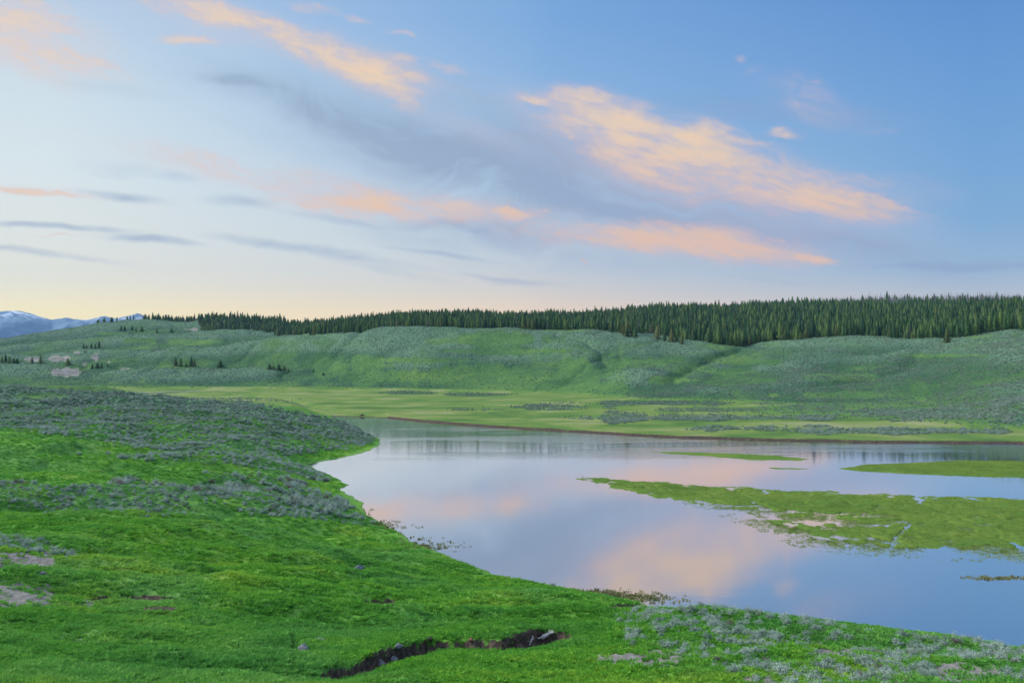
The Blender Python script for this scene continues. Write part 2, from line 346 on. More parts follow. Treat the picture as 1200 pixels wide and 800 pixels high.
def seg_dist(x, y, pts):
    d = np.full(np.shape(x), 1e18); T = np.zeros(np.shape(x))
    for i in range(len(pts) - 1):
        x1, y1 = pts[i]; x2, y2 = pts[i + 1]; ex, ey = x2 - x1, y2 - y1
        t = np.clip(((x - x1) * ex + (y - y1) * ey) / (ex * ex + ey * ey + 1e-9), 0, 1)
        q = (x - x1 - t * ex) ** 2 + (y - y1 - t * ey) ** 2
        T = np.where(q < d, i + t, T); d = np.minimum(d, q)
    return np.sqrt(d), T

# grid: fine across the view, coarse outside it
us = np.unique(np.r_[np.linspace(-1.9, -0.72, 60), np.linspace(-0.72, 0.72, 1000), np.linspace(0.72, 1.9, 60)])
ls = np.r_[np.linspace(math.log(6), math.log(28), 50)[:-1], np.linspace(math.log(28), math.log(1750), 1080), np.linspace(math.log(1750), math.log(16000), 60)[1:]]
Ds = np.exp(ls); NU, ND = len(us), len(Ds)
UU, DD = np.meshgrid(us, Ds, indexing='ij'); LL = np.log(DD); XX = UU * DD; YY = DD
# near surface on a coarse grid then upsampled
cu = np.linspace(-1.9, 1.9, 260); clg = np.linspace(math.log(6), math.log(400), 230)
A = tps(*np.meshgrid(cu, clg, indexing='ij'))
def bil(G, gu, gl, u, l):
    fu = np.clip((u - gu[0]) / (gu[1] - gu[0]), 0, len(gu) - 1.001); fl = np.clip((l - gl[0]) / (gl[1] - gl[0]), 0, len(gl) - 1.001)
    i = fu.astype(int); j = fl.astype(int); a = fu - i; b = fl - j
    return (G[i, j] * (1 - a) + G[i + 1, j] * a) * (1 - b) + (G[i, j + 1] * (1 - a) + G[i + 1, j + 1] * a) * b
zn = CAMZ + DD * bil(A, cu, clg, UU, np.minimum(LL, math.log(399)))
zf = far_grid(us, Ds)
def gsmooth(G, sig, axis):
    r = int(sig * 3); k = np.exp(-0.5 * (np.arange(-r, r + 1) / sig) ** 2); k /= k.sum()
    pad = [(0, 0), (0, 0)]; pad[axis] = (r, r); H = np.pad(G, pad, mode='edge'); out = 0
    for i, kk in enumerate(k):
        s = [slice(None), slice(None)]; s[axis] = slice(i, i + G.shape[axis]); out = out + kk * H[tuple(s)]
    return out
zf = gsmooth(gsmooth(zf, 2.6, 1), 12, 0)
# rolling relief of the hills
hill = sstep(1.5, 14, zf)
PXg = 600 + F * UU
rb = np.abs(fbm(XX / 80 + .4 * fbm(XX / 60, YY / 60, 2, 13), YY / 260, 3, 3, .45))          # rounded spurs with creased draws between them
crease = np.exp(-(rb / .09) ** 2)
zf = zf + hill * (8.5 * (np.minimum(rb, .5) ** .75 - .28) + 1.6 * fbm(XX / 60, YY / 80, 3, 9) + 1.1 * fbm(XX / 20, YY / 26, 4, 19, .6) + 2.0 * fbm(XX / 110, YY / 38, 2, 29)) * np.interp(DD, [400, 600, 1400, 1700], [.5, 1, 1.1, .6])
# draws and spurs on the hillside facing the river
def draw(pts, wid, dep):
    global zf
    P_ = [((p - 600) / F * D, D) for p, D in pts]; d, T = seg_dist(XX, YY, P_)
    zf = zf - dep * np.exp(-np.abs((d + 3 * fbm(XX / 14, YY / 18, 3, 15)) / (wid * .62)) ** 1.5) * hill
draw([(640, 575), (665, 610), (690, 650), (715, 690)], 8, 2.6)
draw([(785, 540), (795, 580), (830, 650), (868, 700)], 9, 4.2)
draw([(905, 480), (1010, 500), (1065, 520), (1075, 560)], 10, 2.5)
draw([(265, 800), (300, 860), (330, 880)], 14, 3)
draw([(420, 700), (450, 760), (520, 800)], 16, 3)
def knoll(px, D, rx, ry, h):
    global zf
    x0, y0 = (px - 600) / F * D, D
    zf = zf + h * np.exp(-((XX - x0) / rx) ** 2 - ((YY - y0) / ry) ** 2)
knoll(742, 570, 22, 40, 8); knoll(690, 640, 14, 40, 3); knoll(820, 500, 40, 18, 2.5)
knoll(500, 700, 40, 22, 3.5); knoll(590, 690, 40, 20, 3); knoll(430, 720, 30, 22, 2.5)
# eroded cut under the western hill (pale bluff)
near_d = np.interp(PXg, [455, 520], [302, 130]); near_e = np.interp(PXg, [455, 520], [352, 210])
wn_ = 1 - sstep(np.log(near_d), np.log(near_e), LL)
# tussocky relief on the near bank
hump = np.abs(fbm(XX / 11 + .25 * fbm(XX / 7, YY / 7, 2, 25), YY / 6.5, 3, 23))
flatten = 1 - .8 * ((PXg > 340) & (PXg < 720)) * np.exp(-((YY - 52) / 7) ** 2)
znn = zn + flatten * ((PXg < 700) * np.minimum(YY / 90, 1.3) * 1.5 * fbm((XX + .7 * YY) / 30, (YY - .5 * XX) / 9, 3, 27) + 0.35 * fbm(XX / 22, YY / 12, 3, 21) + 1.7 * (np.minimum(hump, .45) ** .8 - .25)) * sstep(20, 60, YY) + 0.10 * fbm(XX / 2.2, YY / 1.3, 3, 31) + 0.05 * fbm(XX / .8, YY / .6, 2, 41)
Z = znn * wn_ + zf * (1 - wn_)
# river
jx = 1.4 * fbm(XX / 16, YY / 16, 3, 51) * np.clip(YY / 150, .3, 1.4) + 0.5 * fbm(XX / 3, YY / 3, 2, 53)
sel = (YY < 420) & (YY > 50)
SD = np.full(XX.shape, 50.0); s_ = sdist(XX[sel], YY[sel], RIVER); SD[sel] = s_ + jx[sel]
farbank = sstep(235, 250, YY) * (PXg > 455)
wid = np.where(farbank > .5, 1.0, np.where(YY < 90, 5.0, 7.0))
land = np.maximum(Z, 0.12) * (1 - np.exp(-np.maximum(SD, 0) / wid)) + 0.03
ZR = np.where(SD > 0, land, np.maximum(-0.06 + 0.16 * SD, -1.6))
# islands
def isl(poly, hgt, edge, jit):
    m = (YY > 80) & (YY < 300)
    s = sdist(XX[m], YY[m], poly) + jit * fbm(XX[m] / 5, YY[m] / 7, 4, 61) + jit * .6 * fbm(XX[m] / 1.2, YY[m] / 1.6, 3, 65)
    h = -0.12 + (hgt + 0.12) * sstep(1.5, -edge, s)
    ZR[m] = np.maximum(ZR[m], np.where(s < 2, h, -9))
    return m, s
m1, s1 = isl(ISL1, 0.26, 9, 2.2)
isl(ISL2, 0.28, 4, 0.8); isl(ISL3, 0.045, 3.5, 1.6); isl(ISL4, 0.04, 2.5, 1.2)
PX, PY = project(XX, YY, np.maximum(ZR, 0))
frag = fbm(XX / 2.0, YY / 3.0, 4, 71)
pond = np.zeros(XX.shape)
for (a, b, c, d) in PONDS:
    pond = np.maximum(pond, 1.35 - np.sqrt(((PX - a) / c) ** 2 + ((PY - b) / d) ** 2))
inI = np.zeros(XX.shape, bool); inI[m1] = s1 < 2
pf = sstep(0.02, 0.45, pond * 1.15 + 0.7 * frag)
ZR = np.where(inI & (pond > -0.3), ZR - 0.36 * pf * (pond > -.25), ZR)
rd, _ = seg_dist(PX * 1.0, PY * 3.0, [(a, b * 3) for a, b in RILL]); ZR = np.where(inI & (rd < 2.2), ZR - .5, ZR)
# marshy south edge of the long island, broken by water
if True:
    t = np.zeros(XX.shape); t[m1] = sstep(-16, 0, s1) * (s1 < 2)
    south = (PY > 590) & inI
    ZR = np.where(south, ZR - 0.27 * t * (0.75 + .8 * frag), ZR)
# creek across the meadow
cdk, _ = seg_dist(XX, YY, CREEK); cdk = cdk + 4 * fbm(XX / 24, YY / 14, 3, 77); ZR = np.where((cdk < 30) & (YY > 500), np.minimum(ZR, -0.22 + cdk * .03), ZR)
cd, _ = seg_dist(XX, YY, CREEK2); ZR = np.where((cd < 8) & (YY > 380), np.minimum(ZR, -0.25 + (cd + 2 * fbm(XX / 9, YY / 9, 2, 78)) * .2), ZR)
# ditch with broken dark banks in the foreground
surfn = lambda px, D: CAMZ + D * float(bil(A, cu, clg, np.array([(px - 600) / F]), np.array([math.log(D)]))[0])
def ground_hit_near(px, py):
    a = float(ang(py)); u = float(ucol(px, py)); D = 30.0
    while D < 330:
        if CAMZ + D * a <= surfn(u * F + 600, D): break
        D += 0.15
    return (u * D, D)
DITCH = [ground_hit_near(*p) for p in [(383, 789), (408, 782), (432, 777), (455, 768), (482, 761), (508, 755), (535, 753), (565, 752), (590, 753), (612, 750), (632, 747), (645, 744)]]
dd, dT = seg_dist(XX, YY, DITCH)
dd = dd + 0.38 * fbm(XX / .9, YY / .7, 4, 83)
wd = 0.30 + 0.34 * sstep(0, 4, dT) + 0.62 * sstep(7.5, 10, dT)
Yd = np.interp(XX, [q[0] for q in DITCH], [q[1] for q in DITCH]); endf = sstep(DITCH[0][0] - 3, DITCH[0][0] + 2, XX) * (1 - sstep(DITCH[-1][0] - .5, DITCH[-1][0] + 3, XX))
ZR = ZR - np.where(YY < 80, .36 * endf * np.exp(-((YY - Yd + 1.3) / 1.7) ** 2) - .25 * endf * np.exp(-((YY - Yd - 2.0) / 1.6) ** 2), 0)
ditch = 1 - sstep(wd * 0.75, wd * 1.1, dd)
ditch = np.where(YY < 80, ditch, 0)
ZR = ZR - ditch * (0.55 + .55 * sstep(1, 5, dT)); ditch = 1 - sstep(wd * 0.95, wd * 1.3, dd); ditch = np.where(YY < 80, ditch, 0)
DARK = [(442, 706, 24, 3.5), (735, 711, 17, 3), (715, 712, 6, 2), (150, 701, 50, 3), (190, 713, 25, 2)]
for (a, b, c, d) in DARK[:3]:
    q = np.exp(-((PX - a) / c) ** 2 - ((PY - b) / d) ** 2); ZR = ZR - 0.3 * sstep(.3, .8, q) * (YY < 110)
Z = ZR
PX, PY = project(XX, YY, Z)

# ------------------------------------------------------------------ masks: where sagebrush, bare soil, meadow stand
def zone(poly, jitter=6, soft=5, seed=5):
    j = fbm(XX / np.maximum(YY * .06, 2), YY / np.maximum(YY * .06, 2), 4, seed)
    m = (PX > min(p[0] for p in poly) - 60) & (PX < max(p[0] for p in poly) + 60) & (PY > min(p[1] for p in poly) - 30) & (PY < max(p[1] for p in poly) + 30)
    out = np.zeros(XX.shape)
    # vertical pixels count more: distances measured on a squashed picture of the ground
    s = sdist(PX[m], PY[m] * 3, [(a, b * 3) for a, b in poly]) + j[m] * jitter * 2
    out[m] = sstep(soft, -soft, s); return out
def blobs(lst, nz=0.5, seed=7, sc=.03):
    n = fbm(XX / (YY * sc), YY / (YY * sc * 2.5), 4, seed); out = np.zeros(XX.shape)
    for (a, b, c, d, s) in lst:
        r = np.sqrt(((PX - a) / c) ** 2 + ((PY - b) / d) ** 2) + n * nz
        out = np.maximum(out, s * sstep(1.15, 0.65, r))
    return out
inner = (YY < 345)
nearL = inner & (wn_ > .3)
sage = np.zeros(XX.shape)
S1 = [(-300, 440), (0, 452), (200, 462), (300, 474), (400, 491), (447, 512), (438, 521), (400, 528), (330, 534), (250, 531), (170, 525), (110, 517), (60, 508), (0, 503), (-300, 498)]
S2 = [(70, 531), (160, 532), (260, 531), (330, 537), (370, 549), (392, 563), (380, 567), (340, 556), (300, 548), (220, 541), (120, 537)]
S3 = [(-300, 560), (0, 562), (60, 573), (150, 563), (200, 570), (250, 560), (230, 553), (300, 556), (352, 562), (385, 577), (420, 592), (450, 616), (425, 617), (360, 608), (300, 601), (235, 590), (225, 602), (170, 606), (120, 597), (60, 602), (0, 594), (-300, 590)]
S4 = [(-300, 622), (0, 628), (35, 632), (85, 647), (92, 656), (55, 653), (0, 642), (-300, 640)]
S5 = [(760, 706), (850, 712), (1000, 736), (1200, 758), (1500, 780), (1500, 830), (1000, 830), (880, 800), (840, 780), (790, 765), (715, 752), (735, 735), (715, 722)]
S6 = [(612, 674), (650, 677), (694, 687), (690, 692), (640, 685), (612, 679)]
sage = np.maximum(sage, zone(S1, 5, 6) * nearL * .97)
sage = np.where(nearL, sage * (1 - .9 * blobs([(45, 464, 40, 3.5, 1), (210, 512, 40, 5, .7), (350, 521, 60, 6, .5), (150, 500, 60, 3, .4)], .6)), sage)
for s_, k in ((S2, .8), (S3, .8), (S4, 1.0), (S5, .82), (S6, .7)):
    sage = np.maximum(sage, zone(s_, 6, 5) * nearL * k)
sage = np.where(nearL, sage * (1 - .8 * blobs([(265, 590, 50, 6, .9), (190, 590, 25, 4, .5), (900, 785, 60, 6, .6), (760, 740, 30, 8, .5), (1010, 745, 60, 5, .3), (1090, 775, 30, 7, .5)], .8)), sage)
farL = 1 - wn_ ; farL = np.where(YY > 240, farL, 0)
hillm = sstep(1.6, 3.2, Z) * farL
nbig = fbm(XX / 60, YY / 90, 4, 91); nmed = fbm(XX / 18, YY / 26, 3, 93)
green_h = blobs([(160, 399, 26, 5, 1), (135, 391, 20, 2, .8), (235, 401, 28, 3, 1), (330, 450, 60, 3, .4), (385, 432, 22, 9, .9), (470, 422, 60, 5, .9), (440, 428, 40, 4, .8), (460, 440, 60, 10, .75), (590, 397, 50, 7, .9), (605, 411, 45, 4, 1),
                 (560, 411, 50, 2.5, .7), (520, 441, 110, 11, .6), (600, 448, 90, 8, .65), (680, 440, 22, 16, .95), (660, 456, 60, 7, .9), (720, 445, 14, 14, .4), (840, 435, 40, 3, .6), (800, 445, 40, 5, .8), (860, 447, 40, 4, .5), (890, 424, 34, 3, .8), (760, 424, 50, 3, .5),
                 (1010, 463, 75, 3.5, 1), (1075, 459, 10, 8, 1), (1110, 416.5, 60, 1.6, .9), (985, 442, 50, 4, .5), (1050, 475, 160, 3, .75), (830, 405, 22, 4, .6), (1130, 393, 60, 4, .4), (960, 478, 70, 3, .6), (380, 402, 60, 3, .3), (640, 386.5, 60, 2, .5), (520, 400, 60, 3, .3)], 1.15, 17, .022)
green_h = np.maximum(green_h, .55 * crease * sstep(-.3, .4, nbig))
hs = hillm * np.clip(.99 - .80 * green_h, .08, 1) * np.clip(.93 + .5 * nbig + .3 * nmed, .25, 1)
sage = np.maximum(sage, hs)
meadow_sage = blobs([(560, 462, 50, 2.0, .9), (480, 460, 40, 2, .9), (650, 477, 60, 3.5, .8), (770, 472, 110, 2.5, 1), (880, 489, 150, 4, .9), (720, 489, 55, 6, .85), (1050, 505, 170, 4, .85), (1000, 472, 220, 4, .9), (860, 480, 90, 3, .7), (560, 480, 40, 2, .4), (900, 502, 90, 4, .6),
                     (240, 468, 90, 2.5, .3), (60, 453, 120, 3, .8), (220, 452, 200, 2, .6), (1150, 490, 120, 5, .95)], .8, 23, .03) * farL * (1 - hillm)
sage = np.maximum(sage, meadow_sage * .8)
flat = farL * (1 - hillm)
isle = np.where((YY > 110) & (YY < 245) & (SD < -2) & (Z > -0.2), 1.0, 0)
meadow = np.clip(np.maximum(flat, isle), 0, 1)
sage = np.where(isle > 0, 0, sage)
# bare pale ground, dark soil
dirt = blobs([(24, 656, 52, 9, 1.5), (2, 697, 60, 14, 1.5), (70, 708, 60, 8, .45), (95, 740, 90, 16, .33), (762, 772, 60, 10, 1.1), (730, 763, 60, 6, .35), (1130, 789, 48, 11, 1.1), (975, 764, 24, 5, .8), (1000, 795, 60, 6, .35), (905, 795, 40, 8, .5), (20, 670, 50, 8, .3), (80, 668, 70, 6, .35),
              (180, 755, 60, 10, .3), (250, 765, 60, 6, .25), (60, 748, 40, 8, .35), (230, 691, 60, 5, .3)], .6, 29, .02) * nearL
pale = blobs([(78, 436, 19, 4.2, 1), (65, 420, 18, 3.2, .9), (36, 421, 12, 2.5, .7), (108, 418.5, 6, 4.5, 1), (100, 426, 5, 4, .8), (92, 413, 6, 1.5, .7), (128, 424, 3, 2, .6), (225, 386, 9, 2.5, .6), (145, 432, 8, 1.5, .5), (200, 440, 5, 1, .6), (305, 435, 5, 1, .4)], 1.1, 33, .006) * farL
pale = np.maximum(pale, 1.0 * sstep(15, 9, cdk) * (YY > 560) * (PXg > 90) * (PXg < 235) * (Z < 2))
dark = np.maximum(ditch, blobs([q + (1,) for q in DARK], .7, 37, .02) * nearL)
bankd = np.where((YY > 238) & (YY < 420) & (SD > -3) & (SD < 4), np.exp(-((SD - .25) / .9) ** 2), 0) * (wn_ < .2)
bankd = np.maximum(bankd, np.where((YY > 60) & (YY <= 300) & (np.abs(SD) < .35) & (wn_ > .2), .42, 0))
dark = np.maximum(dark, bankd)
wetg = np.where((SD > -1) & (SD < 6) & (wn_ > .3), 1 - np.clip(SD, 0, 6) / 6, 0)
sage *= (1 - np.clip(dirt * 1.2, 0, 1)) * (1 - dark) * (SD > 1.5) if True else 1
sage *= (1 - pale)

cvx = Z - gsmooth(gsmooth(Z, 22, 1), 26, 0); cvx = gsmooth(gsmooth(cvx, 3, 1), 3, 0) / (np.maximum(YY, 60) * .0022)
dry = np.clip(.5 + .5 * cvx, 0, 1) * np.where(farL > 0, 1, 0) + .5 * (farL <= 0)  # drier sage on crests, also standing in for relief shading painted as colour
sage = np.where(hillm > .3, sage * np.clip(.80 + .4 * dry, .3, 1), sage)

# ------------------------------------------------------------------ tags and mesh helper
def tag(o, label=None, cat=None, group=None, kind=None):
    for k, v in (('label', label), ('category', cat), ('group', group), ('kind', kind)):
        if v: o[k] = v
    return o
def mesh_np(name, V_, Fq, mats, smooth=False, link=True, parent=None, attrs=None, n=None, matidx=None):
    me = bpy.data.meshes.new(name); V_ = np.asarray(V_, np.float32); Fq = np.asarray(Fq, np.int32)
    k = Fq.shape[1]
    me.vertices.add(len(V_)); me.vertices.foreach_set('co', V_.ravel())
    me.loops.add(Fq.size); me.loops.foreach_set('vertex_index', Fq.ravel())
    me.polygons.add(len(Fq)); me.polygons.foreach_set('loop_start', np.arange(0, Fq.size, k, dtype=np.int32))
    if matidx is not None: me.polygons.foreach_set('material_index', np.asarray(matidx, np.int32))
    me.update(calc_edges=True); me.validate()
    if smooth: me.polygons.foreach_set('use_smooth', np.ones(len(Fq), bool))
    for kx, vx in (attrs or {}).items():
        a = me.attributes.new(kx, 'FLOAT', 'POINT'); a.data.foreach_set('value', np.asarray(vx, np.float32).ravel())
    for m in (mats if isinstance(mats, (list, tuple)) else [mats]): me.materials.append(m)
    o = bpy.data.objects.new(name, me)
    if link: C.objects.link(o)
    if parent: o.parent = parent
    return o

# ------------------------------------------------------------------ materials
def newmat(name):
    m = bpy.data.materials.new(name); m.use_nodes = True; t = NT(m.node_tree); t.n.clear()
    return m, t
def finish(t, bsdf): o = t.new('ShaderNodeOutputMaterial'); t.l.new(bsdf, o.inputs[0])
def principled(t, col, rough=.9, normal=None, spec=.15):
    p = t.new('ShaderNodeBsdfPrincipled'); t.put(p.inputs['Base Color'], col); t.put(p.inputs['Roughness'], rough)
    p.inputs['Specular IOR Level'].default_value = spec
    if normal is not None: t.put(p.inputs['Normal'], normal)
    return p
GRASS_D, GRASS_M, GRASS_Y = (.046, .165, .028, 1), (.125, .350, .036, 1), (.260, .420, .045, 1)
def grass_color(t, pos):
    """the living colour of the turf, shared by the ground and the blades on it"""
    a = t.noise(pos, .035, 4, .6); b = t.noise(pos, .33, 4, .6, .4); c = t.noise(pos, 2.2, 3, .6)
    sx = t.new('ShaderNodeMapping'); t.put(sx.inputs[0], pos); sx.inputs['Scale'].default_value = (.05, .22, .2); sx.inputs['Rotation'].default_value = (0, 0, R(25))
    d = t.noise(sx.outputs[0], 1.0, 5, .65)
    f = t.math('ADD', t.math('ADD', t.math('MULTIPLY', a, .45), t.math('MULTIPLY', b, .25)), t.math('ADD', t.math('MULTIPLY', c, .22), t.math('MULTIPLY', d, .5)))
    hue = t.rng(t.noise(pos, .06, 4, .6, .5), .42, .62)
    g1_ = t.ramp(f, [(.45, GRASS_D), (.60, (.068, .245, .030, 1)), (.72, GRASS_M), (.86, GRASS_Y)])
    g2_ = t.ramp(f, [(.45, (.036, .145, .036, 1)), (.62, (.080, .265, .060, 1)), (.80, (.160, .380, .105, 1))])
    return t.mix(t.math('MULTIPLY', hue, .6), g1_, g2_)

gm_, t = newmat('turf and sagebrush ground')
pos = t.new('ShaderNodeNewGeometry').outputs['Position']
aS, aD, aP, aK, aM = (t.attr(k) for k in ('sage', 'dirt', 'pale', 'dark', 'meadow'))
near_g = t.mix(t.rng(t.noise(pos, 3.0, 4, .7), .3, .7, .3, .6), grass_color(t, pos), (.045, .060, .022, 1))
aI = t.attr('isle')
# meadow: paler, yellower, in long strips
sx = t.new('ShaderNodeMapping'); t.put(sx.inputs[0], pos); sx.inputs['Scale'].default_value = (.016, .042, .1); sx.inputs['Rotation'].default_value = (0, 0, R(-6))
mn = t.noise(sx.outputs[0], 1.0, 6, .62, .6); mn2 = t.noise(pos, .5, 4, .6)
mn3 = t.noise(pos, .035, 5, .65, .8)
mf = t.math('ADD', t.math('ADD', t.math('MULTIPLY', mn, .5), t.math('MULTIPLY', mn3, .4)), t.math('MULTIPLY', mn2, .12))
mcol = t.ramp(mf, [(.40, (.055, .115, .032, 1)), (.48, (.095, .172, .038, 1)), (.54, (.155, .205, .055, 1)), (.61, (.230, .240, .115, 1))])
mcol = t.mix(t.math('MULTIPLY', t.rng(mn2, .5, .75), .4), mcol, (.05, .11, .03, 1))
icol = t.ramp(t.math('ADD', t.math('MULTIPLY', t.noise(pos, .08, 5, .65), .6), t.math('MULTIPLY', t.noise(pos, 1.1, 4, .7), .4)), [(.38, (.060, .125, .022, 1)), (.5, (.095, .165, .026, 1)), (.62, (.140, .190, .034, 1))])
g = t.mix(aM, near_g, t.mix(aI, mcol, icol))
# hill grass far away a little cooler than the turf underfoot
dist = t.vmath('LENGTH', pos)
hcol = t.ramp(t.math('ADD', t.math('MULTIPLY', t.noise(pos, .02, 6, .65), .55), t.math('MULTIPLY', t.noise(pos, .35, 5, .7), .45)), [(.36, (.034, .085, .034, 1)), (.5, (.062, .135, .042, 1)), (.62, (.110, .185, .048, 1))])
far_f = t.math('MULTIPLY', t.rng(dist, 270, 330), t.math('SUBTRACT', 1.0, aM))
g = t.mix(far_f, g, hcol)
# sagebrush cover: grey-green mottling the size of bushes
vo = t.new('ShaderNodeTexVoronoi'); t.put(vo.inputs['Vector'], pos); vo.inputs['Scale'].default_value = .62
bush = t.rng(vo.outputs['Distance'], .75, .25)
sn1 = t.noise(pos, .9, 4, .65)
sc_ = t.ramp(t.math('ADD', t.math('MULTIPLY', sn1, .6), t.math('MULTIPLY', bush, .35)), [(.30, (.034, .080, .045, 1)), (.5, (.062, .120, .080, 1)), (.72, (.105, .165, .125, 1))])
sf = t.math('MULTIPLY_ADD', t.math('SUBTRACT', t.noise(pos, .16, 5, .7), .5), 1.1, aS)
sf = t.rng(sf, .30, .95)
sc_ = t.mix(1.0, sc_, t.ramp(t.attr('dry'), [(.05, (.50, .70, .58, 1)), (.5, (1, 1, 1, 1)), (.95, (1.55, 1.40, 1.36, 1))]), 'MULTIPLY')  # paler crests, darker hollows: hill shading painted into the sage colour
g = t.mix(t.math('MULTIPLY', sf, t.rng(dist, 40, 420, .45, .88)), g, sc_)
dn = t.noise(pos, 2.5, 5, .7)
dcol = t.ramp(dn, [(.3, (.10, .095, .080, 1)), (.55, (.19, .18, .16, 1)), (.72, (.29, .28, .26, 1))])
df = t.rng(t.math('MULTIPLY_ADD', t.math('SUBTRACT', t.noise(pos, 1.3, 6, .7), .5), .9, aD), .32, .55)
g = t.mix(df, g, dcol)
pcol = t.ramp(t.noise(pos, .12, 5, .7), [(.35, (.12, .12, .10, 1)), (.6, (.25, .235, .21, 1))])
g = t.mix(t.rng(t.math('MULTIPLY_ADD', t.math('SUBTRACT', t.noise(pos, .1, 5, .7), .5), .8, aP), .3, .6), g, pcol)
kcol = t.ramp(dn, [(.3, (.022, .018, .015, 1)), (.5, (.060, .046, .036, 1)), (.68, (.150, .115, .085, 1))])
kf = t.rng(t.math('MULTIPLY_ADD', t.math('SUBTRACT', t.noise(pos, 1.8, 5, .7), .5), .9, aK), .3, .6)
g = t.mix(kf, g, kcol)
bh = t.math('ADD', t.math('MULTIPLY', t.noise(pos, 5.0, 5, .7), .12), t.math('MULTIPLY', t.math('MULTIPLY', bush, aS), .9))
bh = t.math('ADD', bh, t.math('MULTIPLY', t.noise(pos, .7, 4, .6), .4))
bp = t.new('ShaderNodeBump'); t.put(bp.inputs['Height'], bh); bp.inputs['Strength'].default_value = .55; bp.inputs['Distance'].default_value = 1.0
finish(t, principled(t, g, .95, bp.outputs[0], .05).outputs[0])
MAT_GROUND = gm_

def grass_mat():
    m, t = newmat('grass blades'); pos = t.new('ShaderNodeNewGeometry').outputs['Position']
    c = grass_color(t, pos); oi = t.new('ShaderNodeObjectInfo').outputs['Random']
    c = t.mix(1.0, c, t.ramp(oi, [(0, (.74, .80, .72, 1)), (.55, (1.12, 1.12, 1.05, 1)), (1, (1.45, 1.34, 1.25, 1))]), 'MULTIPLY')
    p = principled(t, c, .75, None, .2); tr = t.new('ShaderNodeBsdfTranslucent'); t.put(tr.inputs[0], c)
    mx = t.new('ShaderNodeMixShader'); mx.inputs[0].default_value = .3; t.l.new(p.outputs[0], mx.inputs[1]); t.l.new(tr.outputs[0], mx.inputs[2])
    finish(t, mx.outputs[0]); return m
MAT_GRASS = grass_mat()
def leaf_mat(name, stops, scale=.5, transl=.2, vary=.35):
    m, t = newmat(name); pos = t.new('ShaderNodeNewGeometry').outputs['Position']
    oi = t.new('ShaderNodeObjectInfo').outputs['Random']
    f = t.math('ADD', t.math('MULTIPLY', t.noise(pos, scale, 4, .65), 1 - vary), t.math('MULTIPLY', oi, vary))
    c = t.ramp(f, stops); p = principled(t, c, .8, None, .15)
    tr = t.new('ShaderNodeBsdfTranslucent'); t.put(tr.inputs[0], c)
    mx = t.new('ShaderNodeMixShader'); mx.inputs[0].default_value = transl; t.l.new(p.outputs[0], mx.inputs[1]); t.l.new(tr.outputs[0], mx.inputs[2])
    finish(t, mx.outputs[0]); return m
MAT_SAGE = leaf_mat('sagebrush leaves', [(.22, (.175, .255, .195, 1)), (.5, (.285, .375, .305, 1)), (.75, (.40, .48, .415, 1))], 2.0, .2, .5)
MAT_SAGEF = leaf_mat('far sagebrush', [(.22, (.140, .215, .155, 1)), (.5, (.225, .315, .240, 1)), (.75, (.330, .410, .340, 1))], 2.0, .2, .5)
MAT_SAGEB = leaf_mat('dry sagebrush twigs', [(.25, (.10, .08, .07, 1)), (.6, (.21, .175, .16, 1))], 2.0)
MAT_PINE = leaf_mat('pine needles', [(.25, (.016, .055, .026, 1)), (.5, (.042, .105, .036, 1)), (.75, (.110, .180, .050, 1))], .12, .1, .55)
MAT_PINEO = leaf_mat('olive pine needles', [(.25, (.055, .085, .030, 1)), (.7, (.120, .145, .050, 1))], .12, .1, .5)
MAT_DEAD = leaf_mat('weathered grey branches', [(.25, (.15, .15, .19, 1)), (.7, (.27, .26, .31, 1))], .12, .05, .5)
MAT_RUST = leaf_mat('rust red needles', [(.25, (.11, .045, .03, 1)), (.7, (.17, .08, .05, 1))], .12, .05, .5)
def flatmat(name, stops, scale, rough=.85, bump=.4, bd=.05):
    m, t = newmat(name); pos = t.new('ShaderNodeTexCoord').outputs['Object']
    n = t.noise(pos, scale, 6, .65); b = t.new('ShaderNodeBump'); t.put(b.inputs['Height'], n); b.inputs['Strength'].default_value = bump; b.inputs['Distance'].default_value = bd
    finish(t, principled(t, t.ramp(n, stops), rough, b.outputs[0], .2).outputs[0]); return m
MAT_BARK = flatmat('bark', [(.3, (.04, .035, .03, 1)), (.7, (.11, .095, .08, 1))], 6)
MAT_ROCK = flatmat('grey rock', [(.3, (.07, .075, .085, 1)), (.55, (.15, .16, .175, 1)), (.75, (.27, .28, .29, 1))], 5)
MAT_WOOD = flatmat('bleached wood', [(.3, (.30, .29, .29, 1)), (.7, (.62, .60, .58, 1))], 12)

# ------------------------------------------------------------------ ground mesh
idx = np.arange(NU * ND).reshape(NU, ND)
quads = np.stack([idx[:-1, :-1], idx[1:, :-1], idx[1:, 1:], idx[:-1, 1:]], -1).reshape(-1, 4)
ground = mesh_np('ground', np.stack([XX, YY, Z], -1).reshape(-1, 3), quads, MAT_GROUND, True,
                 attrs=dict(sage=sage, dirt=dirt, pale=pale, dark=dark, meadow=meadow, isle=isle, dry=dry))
tag(ground, 'rolling green valley floor, near bank, low islands and sage covered hills', 'ground', None, 'structure')

def hgt(x, y):
    u = x / y; l = np.log(y)
    fu = np.interp(u, us, np.arange(NU)); fl = np.interp(l, ls, np.arange(ND))
    i = np.clip(fu.astype(int), 0, NU - 2); j = np.clip(fl.astype(int), 0, ND - 2); a = fu - i; b = fl - j
    def G(M): return (M[i, j] * (1 - a) + M[i + 1, j] * a) * (1 - b) + (M[i, j + 1] * (1 - a) + M[i + 1, j + 1] * a) * b
    return G
